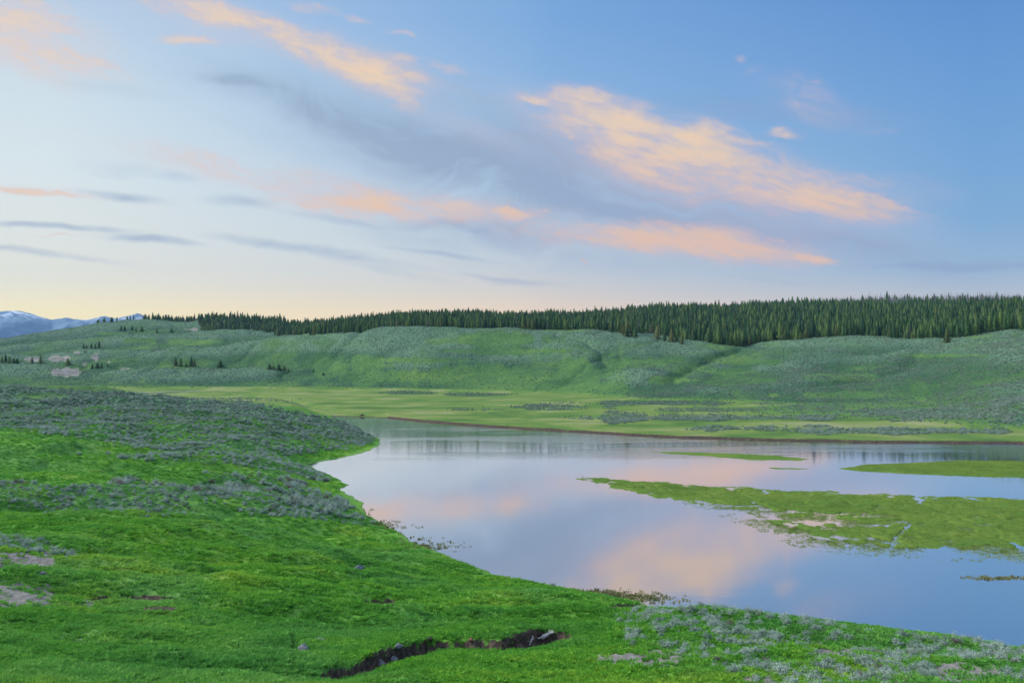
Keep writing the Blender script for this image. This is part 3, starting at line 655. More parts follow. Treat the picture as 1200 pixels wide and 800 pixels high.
# running horizon of the ground along each line of sight (lowest py reached so far)
RUN = np.minimum.accumulate(PY, axis=1)
def hit(px, py, lo=28, hi=2000):
    u = float(ucol(px, py)); i = int(np.argmin(np.abs(us - u)))
    j = np.where((PY[i] <= py) & (Ds > lo))[0]
    if len(j) == 0: j = [int(np.argmin(PY[i]))]
    D = Ds[j[0]]; return (u * D, D, float(Z[i, j[0]]))

# ------------------------------------------------------------------ water
m, t = newmat('still river water'); pos = t.new('ShaderNodeNewGeometry').outputs['Position']
mp = t.new('ShaderNodeMapping'); t.put(mp.inputs[0], pos); mp.inputs['Scale'].default_value = (.35, .9, 1); mp.inputs['Rotation'].default_value = (0, 0, R(8))
rip = t.noise(mp.outputs[0], 1.0, 4, .6)
mp2 = t.new('ShaderNodeMapping'); t.put(mp2.inputs[0], pos); mp2.inputs['Scale'].default_value = (.010, .035, 1)
patch = t.rng(t.noise(mp2.outputs[0], 1.0, 4, .6), .46, .62)
_, wy, _ = t.sep(pos)
amp = t.math('ADD', t.math('MULTIPLY', t.rng(wy, 190, 250), t.math('MULTIPLY_ADD', patch, .045, .012)), t.math('MULTIPLY', patch, .004))
amp = t.math('ADD', amp, .0012)
bp = t.new('ShaderNodeBump'); t.put(bp.inputs['Height'], t.math('MULTIPLY', rip, amp)); bp.inputs['Strength'].default_value = 1.0; bp.inputs['Distance'].default_value = 1.0
p = t.new('ShaderNodeBsdfPrincipled'); p.inputs['Base Color'].default_value = (.90, .87, .88, 1); p.inputs['Metallic'].default_value = 1.0
p.inputs['Roughness'].default_value = .06; t.put(p.inputs['Normal'], bp.outputs[0])
dfz = t.new('ShaderNodeBsdfDiffuse'); dfz.inputs[0].default_value = (.035, .06, .07, 1)
mx = t.new('ShaderNodeMixShader'); gi_ = t.new('ShaderNodeNewGeometry'); t.put(mx.inputs[0], t.rng(t.vmath('DOT_PRODUCT', gi_.outputs['Incoming'], gi_.outputs['Normal']),   .10, .36, 1.0, .62, False)); t.l.new(dfz.outputs[0], mx.inputs[1]); t.l.new(p.outputs[0], mx.inputs[2])
finish(t, mx.outputs[0]); MAT_WATER = m
water = mesh_np('river_water', [(-520, 50, 0), (700, 50, 0), (700, 720, 0), (-520, 720, 0)], [(0, 1, 2, 3)], MAT_WATER)
tag(water, 'calm wide river mirroring the pastel dusk sky', 'river', None, 'structure')

# ------------------------------------------------------------------ distant snowy mountains
msk = np.array([(-900, 372), (-500, 374), (-300, 368), (-150, 371), (-60, 367), (0, 362.5), (12, 362), (24, 361.8), (36, 365), (48, 369), (60, 372.5), (70, 371.5), (77, 370.5), (86, 372), (100, 372.5), (112, 370),
                (122, 369), (134, 371), (148, 368.5), (160, 365.5), (168, 368), (178, 375), (200, 382), (260, 388), (330, 402), (500, 415)], float)
mu = np.linspace(-1.5, -0.1, 520); mD = np.linspace(7600, 11600, 110)
MU, MD = np.meshgrid(mu, mD, indexing='ij'); MX, MY = MU * MD, MD
crest = CAMZ + 10000 * ang(np.interp(MU * F + 600, msk[:, 0], msk[:, 1]))
tt = (MD - 10000) / np.where(MD < 10000, 2400, 1600)
rid = 1 - np.abs(fbm(MX / 620, MY / 1300, 5, 101, .55)); rid2 = fbm(MX / 190, MY / 300, 4, 105)
prof = np.clip(1 - np.abs(tt) ** 1.15, 0, 1)
MZ = (crest - 25) * prof + (np.clip(prof * (1 - prof) * 4, 0, 1)) * ((rid - .8) * 330 + rid2 * 60) + rid2 * 14 * prof + 5
mi = np.arange(MX.size).reshape(MX.shape)
mq = np.stack([mi[:-1, :-1], mi[1:, :-1], mi[1:, 1:], mi[:-1, 1:]], -1).reshape(-1, 4)
m, t = newmat('forested mountain rock and snow'); pos = t.new('ShaderNodeNewGeometry').outputs['Position']; _, _, pz = t.sep(pos)
mr = t.ramp(t.noise(pos, .0025, 7, .7), [(.35, (.065, .120, .185, 1)), (.6, (.12, .19, .25, 1))])  # distance haze partly painted in as blue rock colour
sf = t.math('MULTIPLY', t.rng(t.noise(pos, .0032, 7, .72, .5), .53, .60), t.rng(pz, 380, 560))
finish(t, principled(t, t.mix(sf, mr, (.60, .64, .70, 1)), .9).outputs[0])
tag(mesh_np('mountains', np.stack([MX, MY, MZ], -1).reshape(-1, 3), mq, m, True), 'distant blue mountain range with snow streaks at the left horizon', 'mountains', None, 'structure')

# ------------------------------------------------------------------ plant prototypes
def tri_cloud(pts, nrm_jit, size, r, flat=.5):
    """little leaf triangles at pts"""
    n = len(pts); a = r.normal(size=(n, 3)); a /= np.linalg.norm(a, axis=1)[:, None]
    b = r.normal(size=(n, 3)); b -= (a * b).sum(1)[:, None] * a; b /= np.linalg.norm(b, axis=1)[:, None]
    s = (size * r.uniform(.6, 1.4, n))[:, None]
    V_ = np.stack([pts - a * s * .5 - b * s * .35, pts - a * s * .5 + b * s * .35, pts + a * s * .9], 1).reshape(-1, 3)
    return V_, np.arange(3 * n).reshape(-1, 3)
def sage_mesh(seed, n, size, mat, name):
    """ragged bush of upright sprigs fanning from a woody base, each sprig set with small leaves"""
    r = np.random.default_rng(seed); pts, Vs, Fs = [], [], []
    nsp = n // 12; lean = r.uniform(-.25, .25, 2)
    for k in range(nsp):
        a = r.uniform(0, 6.283); el = r.uniform(.25, 1.5); L_ = r.uniform(.32, .68) * (.75 + .25 * math.sin(3 * a + seed)) * (.8 + .35 * math.sin(el))
        d = np.array([math.cos(a) * math.cos(el) + lean[0], math.sin(a) * math.cos(el) + lean[1], math.sin(el)]); b0 = np.array([r.normal(0, .09), r.normal(0, .09), .02]); tip = b0 + d * L_
        for q in np.linspace(.38, 1.0, 12): pts.append(b0 + d * L_ * q + r.normal(0, .022 + .015 * q, 3))
        if k % 3 == 0:
            o = len(Vs); w_ = .010; Vs += [b0 + (-w_, 0, -.05), b0 + (w_, 0, -.05), tip, b0 + (0, w_, -.05)]; Fs += [(o, o + 1, o + 2), (o + 1, o + 3, o + 2)]
    pts = np.array(pts); pts[:, 2] = np.maximum(pts[:, 2], .015); V1, F1 = tri_cloud(pts, 1, size, r)
    V_ = np.vstack([V1, np.array(Vs)]); Fq = np.vstack([F1, np.array(Fs) + len(V1)])
    return mesh_np(name, V_, Fq, [mat, MAT_BARK], link=False, matidx=np.r_[np.zeros(len(F1), int), np.ones(len(Fs), int)])
def conifer_np(seed, h, nwh, nb, width, lowest, droop=.25, sparse=0.0, ragged=.3):
    """boughs as clumps of small faces round a tapering crown, open between the clumps"""
    r = np.random.default_rng(seed); pts = []
    for k in range(nwh):
        f = (k + r.uniform(-.3, .3)) / nwh; f = min(max(f, 0), .97); z = h * (lowest + (1 - lowest) * f)
        rad = width * ((1 - f) ** .50) * (0.65 + .35 * min(1, (f + .1) * 5)) * r.uniform(1 - ragged, 1 + ragged * .4)
        for b in range(nb):
            if r.random() < sparse: continue
            a = (b + r.uniform(-.4, .4)) / nb * 6.283 + k * .7; rr = rad * r.uniform(.6, 1.15)
            for q in np.linspace(.35, 1, 3):
                pts.append((rr * q * math.cos(a), rr * q * math.sin(a), z - droop * rr * q + r.normal(0, .12)))
    pts = np.array(pts); pts += r.normal(0, .08, pts.shape)
    sz = 1.05 if sparse < .3 else .5
    V_, Fq = tri_cloud(pts, 1, sz, r); V_ = V_.reshape(-1, 3, 3)
    taper = np.clip(1.15 - pts[:, 2] / h, .35, 1)[:, None, None]; V_ = (pts[:, None] + (V_ - pts[:, None]) * taper).reshape(-1, 3)
    # the leader shoot
    o = len(V_); V2 = np.array([(-.2, 0, h * .90), (.2, 0, h * .90), (0, 0, h * .985), (0, .12, h * .90)]); F2 = np.array([(o, o + 1, o + 2), (o + 1, o + 3, o + 2), (o + 3, o, o + 2)])
    # dense inner foliage
    o2 = o + 4; V3, F3 = [], []
    if sparse < .3:
        for z_, q_ in ((lowest + .02, .30), (.45, .40), (.75, .22), (.97, .02)):
            for i in range(7):
                a = i / 7 * 6.283; q3 = width * q_ * r.uniform(.7, 1.3); V3.append((q3 * math.cos(a), q3 * math.sin(a), h * z_))
        for k in range(3):
            for i in range(7):
                a_, b_ = o2 + k * 7 + i, o2 + k * 7 + (i + 1) % 7; F3 += [(a_, b_, b_ + 7), (a_, b_ + 7, a_ + 7)]
        return np.vstack([V_, V2, np.array(V3)]), np.vstack([Fq, F2, np.array(F3)])
    return np.vstack([V_, V2]), np.vstack([Fq, F2])
def trunk_np(h, r0):
    V_, Fq = [], []
    for k, (z, q) in enumerate(((-1.0, 1.15), (h * .3, .85), (h * .9, .2))):
        for i in range(6): V_.append((r0 * q * math.cos(i * 1.047), r0 * q * math.sin(i * 1.047), z))
    for k in range(2):
        for i in range(6):
            a, b = k * 6 + i, k * 6 + (i + 1) % 6; Fq += [(a, b, b + 6), (a, b + 6, a + 6)]
    return np.array(V_), np.array(Fq)
TREES = []      # (crown mesh, trunk mesh, merged object for the mass)
specs = [(1, 15, 13, 8, 3.7, .08, MAT_PINE, 0), (2, 14, 12, 8, 3.3, .10, MAT_PINE, 0), (3, 16, 14, 8, 3.2, .12, MAT_PINE, .05), (4, 12, 11, 8, 3.8, .05, MAT_PINE, 0), (5, 15, 13, 8, 3.5, .10, MAT_PINE, .1),
         (6, 14, 12, 8, 3.9, .06, MAT_PINEO, 0), (7, 15, 14, 5, 1.8, .12, MAT_DEAD, .4), (8, 14, 14, 5, 1.6, .15, MAT_DEAD, .4), (9, 13, 13, 7, 2.3, .10, MAT_RUST, .1), (10, 9, 10, 9, 3.3, .04, MAT_PINE, 0)]
mass_col = bpy.data.collections.new('forest_sources'); 
for i, (sd_, h, nw, nb_, wd_, lo, mt, sp) in enumerate(specs):
    Vc, Fc = conifer_np(sd_, h, nw, nb_, wd_, lo, .25 if i < 6 else .1, sp, .35)
    Vt, Ft = trunk_np(h, .17)
    crown = mesh_np('crown', Vc, Fc, mt, link=False).data; trunk = mesh_np('trunk', Vt, Ft, MAT_BARK, link=False).data
    mo = mesh_np('a%02d_source' % i, np.vstack([Vc, Vt]), np.vstack([Fc, Ft + len(Vc)]), [mt, MAT_BARK], link=False, matidx=np.r_[np.zeros(len(Fc), int), np.ones(len(Ft), int)])
    mass_col.objects.link(mo); TREES.append((crown, trunk, h, wd_))

def scatter(name, pts, rot, scl, ind, coll, label, cat):
    me = bpy.data.meshes.new(name); n = len(pts)
    me.vertices.add(n); me.vertices.foreach_set('co', np.asarray(pts, np.float32).ravel())
    for k, v in (('rot', rot), ('scl', scl)):
        a = me.attributes.new(k, 'FLOAT', 'POINT'); a.data.foreach_set('value', np.asarray(v, np.float32))
    a = me.attributes.new('ind', 'INT', 'POINT'); a.data.foreach_set('value', np.asarray(ind, np.int32))
    o = bpy.data.objects.new(name, me); C.objects.link(o)
    ng = bpy.data.node_groups.new(name, 'GeometryNodeTree')
    ng.interface.new_socket('Geometry', in_out='INPUT', socket_type='NodeSocketGeometry'); ng.interface.new_socket('Geometry', in_out='OUTPUT', socket_type='NodeSocketGeometry')
    N, L = ng.nodes, ng.links
    gi, go = N.new('NodeGroupInput'), N.new('NodeGroupOutput'); ip = N.new('GeometryNodeInstanceOnPoints'); ci = N.new('GeometryNodeCollectionInfo')
    ci.inputs['Collection'].default_value = coll; ci.inputs['Separate Children'].default_value = True; ci.inputs['Reset Children'].default_value = True
    def na(nm, ty):
        q = N.new('GeometryNodeInputNamedAttribute'); q.data_type = ty; q.inputs[0].default_value = nm; return q.outputs[0]
    cx = N.new('ShaderNodeCombineXYZ'); L.new(na('rot', 'FLOAT'), cx.inputs[2])
    L.new(gi.outputs[0], ip.inputs['Points']); L.new(ci.outputs[0], ip.inputs['Instance']); ip.inputs['Pick Instance'].default_value = True
    L.new(na('ind', 'INT'), ip.inputs['Instance Index']); L.new(cx.outputs[0], ip.inputs['Rotation']); L.new(na('scl', 'FLOAT'), ip.inputs['Scale'])
    L.new(ip.outputs[0], go.inputs[0])
    md = o.modifiers.new('scatter', 'NODES'); md.node_group = ng
    return tag(o, label, cat, None, 'stuff')

# ------------------------------------------------------------------ forest
fe = np.array([(150, 1440), (175, 1415), (205, 1395), (232, 1385), (236, 1200), (262, 1190), (300, 1150), (312, 1085), (330, 1010), (345, 925), (380, 880), (420, 866), (500, 858), (600, 848), (680, 830), (712, 815), (722, 792), (738, 768), (745, 770),
               (752, 830), (770, 850), (800, 845), (806, 800), (822, 760), (830, 730), (862, 712), (880, 722), (915, 715), (950, 700), (1000, 703), (1030, 712), (1060, 705), (1120, 712), (1134, 715), (1140, 765), (1170, 772), (1200, 760), (1300, 750), (1600, 740)], float)
fe[:, 1] *= np.interp(fe[:, 0], [1000, 1060, 1120, 1200, 1800], [1, .93, .86, .77, .72])
pts = []
for (d0, d1, sp) in ((520, 760, 4.7), (760, 1000, 5.6), (1000, 1350, 6.6), (1350, 1900, 7.0)):
    gx = np.arange(-.47 * 2000, .85 * d1, sp); gy = np.arange(d0, d1, sp * 1.05)
    G1, G2 = np.meshgrid(gx, gy); G1 = G1 + rng.uniform(-.48, .48, G1.shape) * sp; G2 = G2 + rng.uniform(-.48, .48, G2.shape) * sp
    px = 600 + F * G1 / G2; e = np.interp(px, fe[:, 0], fe[:, 1])
    ok = (G2 > e + rng.uniform(-3, 6, G2.shape) + 15 * fbm(G1 / 20, G2 / 60, 3, 501)) & (px > 168) & (px < 1420) & (rng.random(G2.shape) < .93)
    ok &= ~((px < 330) & (G2 > 1560)) & ~((px < 760) & (G2 > 1620))
    pts.append(np.c_[G1[ok], G2[ok]])
pts = np.vstack(pts); G = hgt(pts[:, 0], pts[:, 1]); pz = G(Z); n = len(pts)
px = 600 + F * pts[:, 0] / pts[:, 1]
scl = (rng.normal(.90, .21, n) + .26 * fbm(pts[:, 0] / 30, pts[:, 1] / 45, 3, 511)).clip(.42, 1.35) * np.interp(px, [170, 240, 420, 700, 900, 1200], [.72, .70, .78, .90, .96, .80])
ind = rng.choice(6, n, p=[.2, .2, .2, .17, .19, .04])
edge_ = pts[:, 1] - np.interp(px, fe[:, 0], fe[:, 1])
ind = np.where((edge_ < 12) & (rng.random(n) < .12) & (px < 1000), 5, ind)
scl = np.where((edge_ < 14) & (rng.random(n) < .3), scl * rng.uniform(.55, .9, n), scl)
ind = np.where(rng.random(n) < .045, rng.choice([6, 7], n), ind); ind = np.where(rng.random(n) < .0012, 8, ind)
deadz = (pts[:, 1] > np.interp(px, [800, 950, 1100, 1300], [2400, 1400, 1250, 1200])) & (rng.random(n) < .9)
ind = np.where(deadz, rng.choice([6, 7], n), ind); 
keep = pts[:, 1] < 1900; 
# what shows: paint trees front to back on a coarse picture
order = np.argsort(pts[:, 1]); cov = np.zeros((1200, 140), bool); vis = np.zeros(n)
ui = np.clip(np.searchsorted(us, pts[:, 0] / pts[:, 1]), 0, NU - 1); li = np.clip(np.searchsorted(Ds, pts[:, 1]) - 3, 0, ND - 1)
hor = RUN[ui, li]
TH = np.array([t_[2] for t_ in TREES]); TW = np.array([t_[3] for t_ in TREES])
for i in order:
    D = pts[i, 1]; h = TH[ind[i]] * scl[i]; p0 = px[i]
    if p0 < 2 or p0 > 1197: continue
    yt = 420 - F * (pz[i] + h - CAMZ) / D; yb = min(420 - F * (pz[i] - CAMZ) / D, hor[i]); hw = TW[ind[i]] * scl[i] * F / D * .6
    a, b = int(p0 - hw), int(p0 + hw) + 1; c, d = int(max(yt, 310)) - 310, int(min(yb, 449)) - 310
    if d <= c: continue
    s_ = cov[a:b, c:d]; vis[i] = (~s_).sum(); cov[a:b, c:d] = True
NEDGE = 262
big = np.argsort(-vis)[:NEDGE]; isbig = np.zeros(n, bool); isbig[big] = True
def make_tree(k, x, y, z, s, name, label, group=None, cat='tree'):
    e = bpy.data.objects.new(name, None); C.objects.link(e); e.location = (x, y, z - .15); e.scale = (s, s, s); e.rotation_euler = (0, 0, random.uniform(0, 6.28)); e.empty_display_size = .5
    for nm, me in (('crown', TREES[k][0]), ('trunk', TREES[k][1])):
        o = bpy.data.objects.new(nm, me); C.objects.link(o); o.parent = e
    return tag(e, label, cat, group)
for i in big:
    k = int(ind[i]); p0 = px[i]
    zn = [(236, 'on the far left crest'), (345, 'above the left mound'), (450, 'where the forest dips left of centre'), (560, 'under the rounded forest hump'), (660, 'behind the middle sage hill'), (728, 'just left of the forest corner'),
          (768, 'at the recessed forest corner'), (812, 'behind the cluster of five front pines'), (850, 'right of the grassy gap'), (900, 'above the dark saddle between hills'), (960, 'just right of the dark saddle'), (1040, 'behind the crown of the right hill'), (1136, 'where the forest bulges forward at right'), (1400, 'beyond the small clearing at far right')]
    where = next(t_ for a_, t_ in zn if p0 < a_)
    h_ = TH[k] * scl[i]; size = 'tall' if h_ > 14.6 else 'medium' if h_ > 11.5 else 'short'; row = 'front row' if edge_[i] < 9 else 'row behind the front' if edge_[i] < 22 else 'deeper row'
    kind = {5: ('pine_tree', 'olive green pine'), 6: ('dead_pine_tree', 'bare grey dead pine'), 7: ('dead_pine_tree', 'bare grey dead pine'), 8: ('dead_pine_tree', 'rust red dying pine')}.get(k, ('pine_tree', 'dark green pine'))
    lb = size + ' ' + kind[1] + ' ' + where + ', ' + row
    make_tree(k, pts[i, 0], pts[i, 1], pz[i], scl[i], kind[0], lb, lb.replace('pine ', 'pines ', 1))
r_ = ~isbig
scatter('forest', np.c_[pts[r_], pz[r_] - .15], rng.uniform(0, 6.28, r_.sum()), scl[r_], ind[r_], mass_col, 'dense dark conifer forest covering the hills behind, grey dead stand at far right', 'forest')

# lone trees and small groves on the slopes (px, base py, height px, kind, label)
LONE = [
 (115, 376.5, 4.5, 9, 'round bushy tree lowest and leftmost on the crest against the blue mountains'),
 (122, 375, 5.5, 9, 'round bushy tree second from the left on the crest against the mountains'),
 (131, 373.5, 6.5, 9, 'larger rounded crest tree just left of the snowy peak'),
 (137, 373, 5, 3, 'small pointed tree touching the rounded crest tree left of the snowy peak'),
 (149, 373, 5, 3, 'left tree of the tight pair in front of the snowy peak'),
 (152.5, 373, 5.5, 1, 'right tree of the tight pair in front of the snowy peak'),
 (156.5, 373, 6, 2, 'thin crest tree in front of the snow, left of two thin ones'),
 (159, 373, 6, 7, 'thin bare crest tree in front of the snow, right of two thin ones'),
 (168, 373.5, 4.5, 1, 'small crest tree in the gap just left of the forest edge'),
 (138, 388, 6, 6, 'grey bare tree at the left of the trio below the crest'),
 (142, 388, 6.5, 3, 'middle tree of the trio below the crest'),
 (146, 388, 7, 0, 'right green tree of the trio below the crest'),
 (155, 388, 5.5, 3, 'small tree at the left of the loose row below the crest'),
 (159.5, 388.5, 5, 5, 'yellowish small tree in the middle of the loose row below the crest'),
 (166, 388.5, 6.5, 9, 'bushy dark tree at the right of the loose row below the crest'),
 (184, 390.5, 6, 5, 'brownish tree standing alone on the ridge near the forest'),
 (201, 390, 5.2, 9, 'round dark tree standing alone left of the pale track'),
 (98, 408.5, 5.5, 3, 'left dark tree of the close pair on the middle slope'),
 (101.5, 408.5, 5, 5, 'right olive tree of the close pair on the middle slope'),
 (107, 408.8, 7, 0, 'left pointed tree of the three on the middle slope'),
 (111.5, 409, 6.5, 3, 'middle tree of the three on the middle slope'),
 (116, 408.8, 9, 1, 'tallest, right tree of the three on the middle slope'),
 (2, 425.5, 8.5, 3, 'first tree from the left edge in the grove on the near left hill'),
 (6.5, 425.5, 9.5, 0, 'second tree from the left edge in the grove on the near left hill'),
 (11, 425.5, 9, 3, 'third tree from the left edge in the grove on the near left hill'),
 (16, 425.5, 6.5, 9, 'fourth, low bushy tree in the grove on the near left hill'),
 (20, 425.5, 6.5, 9, 'fifth, rightmost low bushy tree in the grove on the near left hill'),
 (37.5, 426, 7.5, 5, 'brownish green tree beside the long pale bluff'),
 (47.5, 426, 9.5, 3, 'dark pointed tree against the long pale bluff'),
 (51.5, 426, 6, 6, 'small grey tree touching the dark pointed tree at the pale bluff'),
 (79.5, 428.5, 8.5, 9, 'bushy dark tree standing just above the big pale scar'),
 (108, 432.5, 6.5, 3, 'leftmost of the small trees right of the big pale scar'),
 (114, 432, 7, 9, 'second small bushy tree right of the big pale scar'),
 (119, 431, 6.5, 3, 'third small tree right of the big pale scar'),
 (126, 430, 3.5, 9, 'lowest tiny shrubby tree at the right of the row by the pale scar'),
 (206, 429, 10.5, 5, 'olive tree at the left of the grove behind the low hill'),
 (212, 429.5, 10, 3, 'dark tree second from left in the grove behind the low hill'),
 (218, 430, 5.5, 9, 'low tree in the middle of the grove behind the low hill'),
 (224, 430, 12, 0, 'tallest dark tree of the grove behind the low hill'),
 (228, 430, 9, 5, 'olive tree at the right of the grove behind the low hill'),
 (258, 431, 8.5, 9, 'brown green tree standing apart between the two groves'),
 (262, 431, 5.5, 6, 'small grey dead tree beside the brown green tree between the groves'),
 (316, 433, 7.5, 9, 'left bushy tree of the low clump on the low hill'),
 (320.5, 433.5, 7, 3, 'second tree of the low clump on the low hill'),
 (327, 434, 8, 9, 'third, dark bushy tree of the low clump on the low hill'),
 (333, 434.5, 7, 9, 'fourth tree of the low clump on the low hill'),
 (338, 435, 4, 9, 'tiny tree at the right tail of the low clump on the low hill'),
 (367.5, 436, 4.5, 3, 'tiny dark pointed tree on the green slope right of the low hill'),
 (379, 440, 4, 9, 'tiny round tree at the right end of the low hill'),
 (331, 393, 4, 9, 'low bushy tree on the saddle below the forest, left'),
 (343, 391, 4.5, 5, 'yellowish low tree on the saddle below the forest, right'),
 (770.5, 398, 17, 5, 'olive leftmost pine of the cluster in front of the forest'),
 (779, 400, 14, 1, 'second pine of the cluster in front of the forest'),
 (787, 400.5, 17, 5, 'third olive pine of the cluster in front of the forest'),
 (793, 401, 16, 0, 'fourth pine of the cluster in front of the forest'),
 (799, 403.5, 13, 5, 'rightmost, lowest pine of the cluster in front of the forest'),
 (807, 396.5, 14, 3, 'dark pine alone in the grassy gap right of the cluster'),
 (735, 394, 21, 5, 'tall olive pine at the forest corner above the grassy hollow'),
 (744, 394.5, 13, 3, 'shorter pine beside the tall olive pine at the forest corner'),
 (916, 404.5, 12, 7, 'pale grey dead pine leaning at the forest edge above the saddle'),
 (1110, 401.5, 19, 5, 'broad olive pine bulging from the right forest edge'),
]
for (p_, b_, hp, k, lb) in LONE:
    lo_ = 520 if b_ > 385 else 1000
    x, y, z = hit(p_, b_, lo_)
    if y > 1500 or (y < 500): 
        i = int(np.argmin(np.abs(us - (p_ - 600) / F))); j = int(np.argmin(np.where(Ds < 1600, PY[i], 1e9))); y = Ds[j]; x = (p_ - 600) / F * y; z = Z[i, j]
    lt = make_tree(k, x, y, z, hp * 1.05 * y / F / TREES[k][2], 'dead_pine_tree' if k in (6, 7) else 'pine_tree', lb); q = 1.5 if k == 9 else 1.25; lt.scale = (lt.scale[0] * q, lt.scale[1] * q, lt.scale[2])

# ------------------------------------------------------------------ sagebrush
sage_col = bpy.data.collections.new('sagebrush_sources'); SMESH = []
for i in range(4):
    o = sage_mesh(200 + i, 1320, .058, MAT_SAGE, 'a%02d_source' % i); sage_col.objects.link(o); SMESH.append(o.data)
o = sage_mesh(230, 720, .05, MAT_SAGEB, 'a04_source'); sage_col.objects.link(o); SMESH.append(o.data)
def sage_dome(seed, mat, name):
    import bmesh
    bm = bmesh.new(); r = np.random.default_rng(seed)
    for k in range(3):
        b0 = len(bm.verts); g_ = bmesh.ops.create_icosphere(bm, subdivisions=2, radius=1.0); a = r.uniform(0, 6.28); q = r.uniform(.24, .36); dx_, dy_ = .22 * math.cos(a), .22 * math.sin(a)
        for v in g_['verts']: v.co = Vector((dx_, dy_, .26)) + v.co * q * r.uniform(.78, 1.25)
    me = bpy.data.meshes.new(name); bm.to_mesh(me); bm.free(); me.materials.append(mat); return bpy.data.objects.new(name, me)
for i in range(3): sage_col.objects.link(sage_mesh(210 + i, 240, .13, MAT_SAGEF, 'b%02d_source' % i))
for i in range(3): sage_col.objects.link(sage_mesh(240 + i, 72, .26, MAT_SAGEF, 'c%02d_source' % i))
def sample(d0, d1, dens, mask, pxr=(-80, 1290)):
    """random ground points with probability = mask value"""
    area = (d1 ** 2 - d0 ** 2) * .5 * (pxr[1] - pxr[0]) / F; k = int(area * dens)
    D = np.sqrt(rng.uniform(d0 ** 2, d1 ** 2, k)); u = rng.uniform((pxr[0] - 600) / F, (pxr[1] - 600) / F, k)
    x = u * D; G_ = hgt(x, D); v = G_(mask); ok = rng.random(k) < v
    x, D = x[ok], D[ok]; G_ = hgt(x, D); z = G_(Z)
    p_, q_ = project(x, D, z)
    i = np.clip(np.searchsorted(us, x / D), 0, NU - 1); j = np.clip(np.searchsorted(Ds, D) - 4, 0, ND - 1)
    vis_ = (q_ < RUN[i, j] + 1.5 + 900. / D) & (z > .03)
    return x[vis_], D[vis_], z[vis_]
clump = sstep(-.25, .25, fbm(XX / 2.6, YY / 2.6, 3, 301))
clumpM = sstep(-.35, .2, fbm(XX / 5, YY / 5, 3, 305))
x1, y1, z1 = sample(36, 125, 3.2, np.clip(sage * (.25 + clump) * 1.1, 0, 1))
x2, y2, z2 = sample(125, 345, 1.7, np.clip((sage - .08) * (.1 + 1.1 * clumpM), 0, 1))
x3, y3, z3 = sample(250, 560, .75, np.clip(sage * farL * clumpM * 1.2, 0, 1))
clumpF = .35 + .65 * sstep(-.3, .3, fbm(XX / 11, YY / 11, 3, 307))
x4, y4, z4 = sample(560, 1480, .22, np.clip(sage * farL * clumpF, 0, 1))
def mk(n, lo, hi, a, b, brown=.06):
    s = rng.uniform(a, b, n) ** 1; i = rng.integers(lo, hi, n); return s, i
sx_ = [x1, x2, x3, x4]; sy_ = [y1, y2, y3, y4]; sz_ = [z1, z2, z3, z4]
s1_, i1 = mk(len(x1), 0, 4, .32, .85); s2_, i2 = mk(len(x2), 0, 4, .5, 1.25); s3_, i3 = mk(len(x3), 5, 8, .45, 1.15); s4_, i4 = mk(len(x4), 8, 11, .6, 1.4)
pb = project(x2, y2, z2); belt = (pb[1] > 555) & (y2 < 175); i2 = np.where(belt & (rng.random(len(x2)) < np.interp(pb[0], [0, 150, 260, 420], [.35, .5, .3, .06])), 4, i2); s2_ = np.where(belt, s2_ * 1.35, s2_)
i2 = np.where((y2 > 215) & (rng.random(len(y2)) < .6), i2 % 3 + 5, i2)
i1 = np.where(rng.random(len(x1)) < .05, 4, i1)
sx = np.concatenate(sx_); sy = np.concatenate(sy_); sz = np.concatenate(sz_); ss = np.concatenate([s1_, s2_, s3_, s4_]); si = np.concatenate([i1, i2, i3, i4])
spx, spy = project(sx, sy, sz)
app = np.where((spx > 3) & (spx < 1197) & (spy > 400) & (spy < 797), ss / sy, 0)
bigs = np.argsort(-app)[:300]; fl = np.zeros(len(sx), bool); fl[bigs] = True
for i in bigs:
    o = bpy.data.objects.new('sagebrush', SMESH[int(si[i])] if si[i] < 5 else SMESH[0]); C.objects.link(o)
    s = float(ss[i]); o.location = (sx[i], sy[i], sz[i] - .03); o.rotation_euler = (0, 0, random.uniform(0, 6.28)); o.scale = (s, s, s * random.uniform(.75, 1.0))
    dry = si[i] == 4
    X_, Y_ = spx[i], spy[i]
    if Y_ > 615 and X_ < 200: wh = 'above the bare grey patch at left'
    elif X_ < 700: wh = ('at the left end of the sagebrush belt' if X_ < 150 else 'in the middle of the sagebrush belt' if X_ < 300 else 'at the river end of the sagebrush belt' if X_ < 400 else 'at the belt tip above the shore') + (', upper side' if Y_ < 585 else ', lower side') if Y_ < 620 else 'on the open slope left of the ditch' if Y_ > 700 else 'on the bank edge by the river'
    else:
        cy = np.interp(X_, [700, 760, 850, 1000, 1200], [712, 709, 712, 738, 762])
        row = 'on the bank crest' if Y_ < cy + 9 else 'just below the bank crest' if Y_ < cy + 22 else 'along the bottom edge' if Y_ > 778 else 'halfway down the bank'
        cn = [(745, 'by the ditch head'), (800, 'below the shore reeds'), (850, 'left under the orange reflection'), (905, 'right under the orange reflection'), (960, 'where the bank starts to drop'), (1015, 'before the small brown scuff'),
              (1065, 'left of the lower right bare patch'), (1110, 'above the lower right bare patch'), (1155, 'right of the lower right bare patch'), (1300, 'against the right picture edge')]
        wh = row + ', ' + next(t_ for a_, t_ in cn if X_ < a_)
    size = 'large' if s > .76 else 'middling' if s > .66 else 'small'
    kd = 'dry brown sagebrush ' if dry else 'silvery sagebrush '
    lb = size + ' ' + kd + wh
    tag(o, lb, 'bush', lb.replace('sagebrush ', 'sagebrush bushes ', 1))
rr_ = ~fl
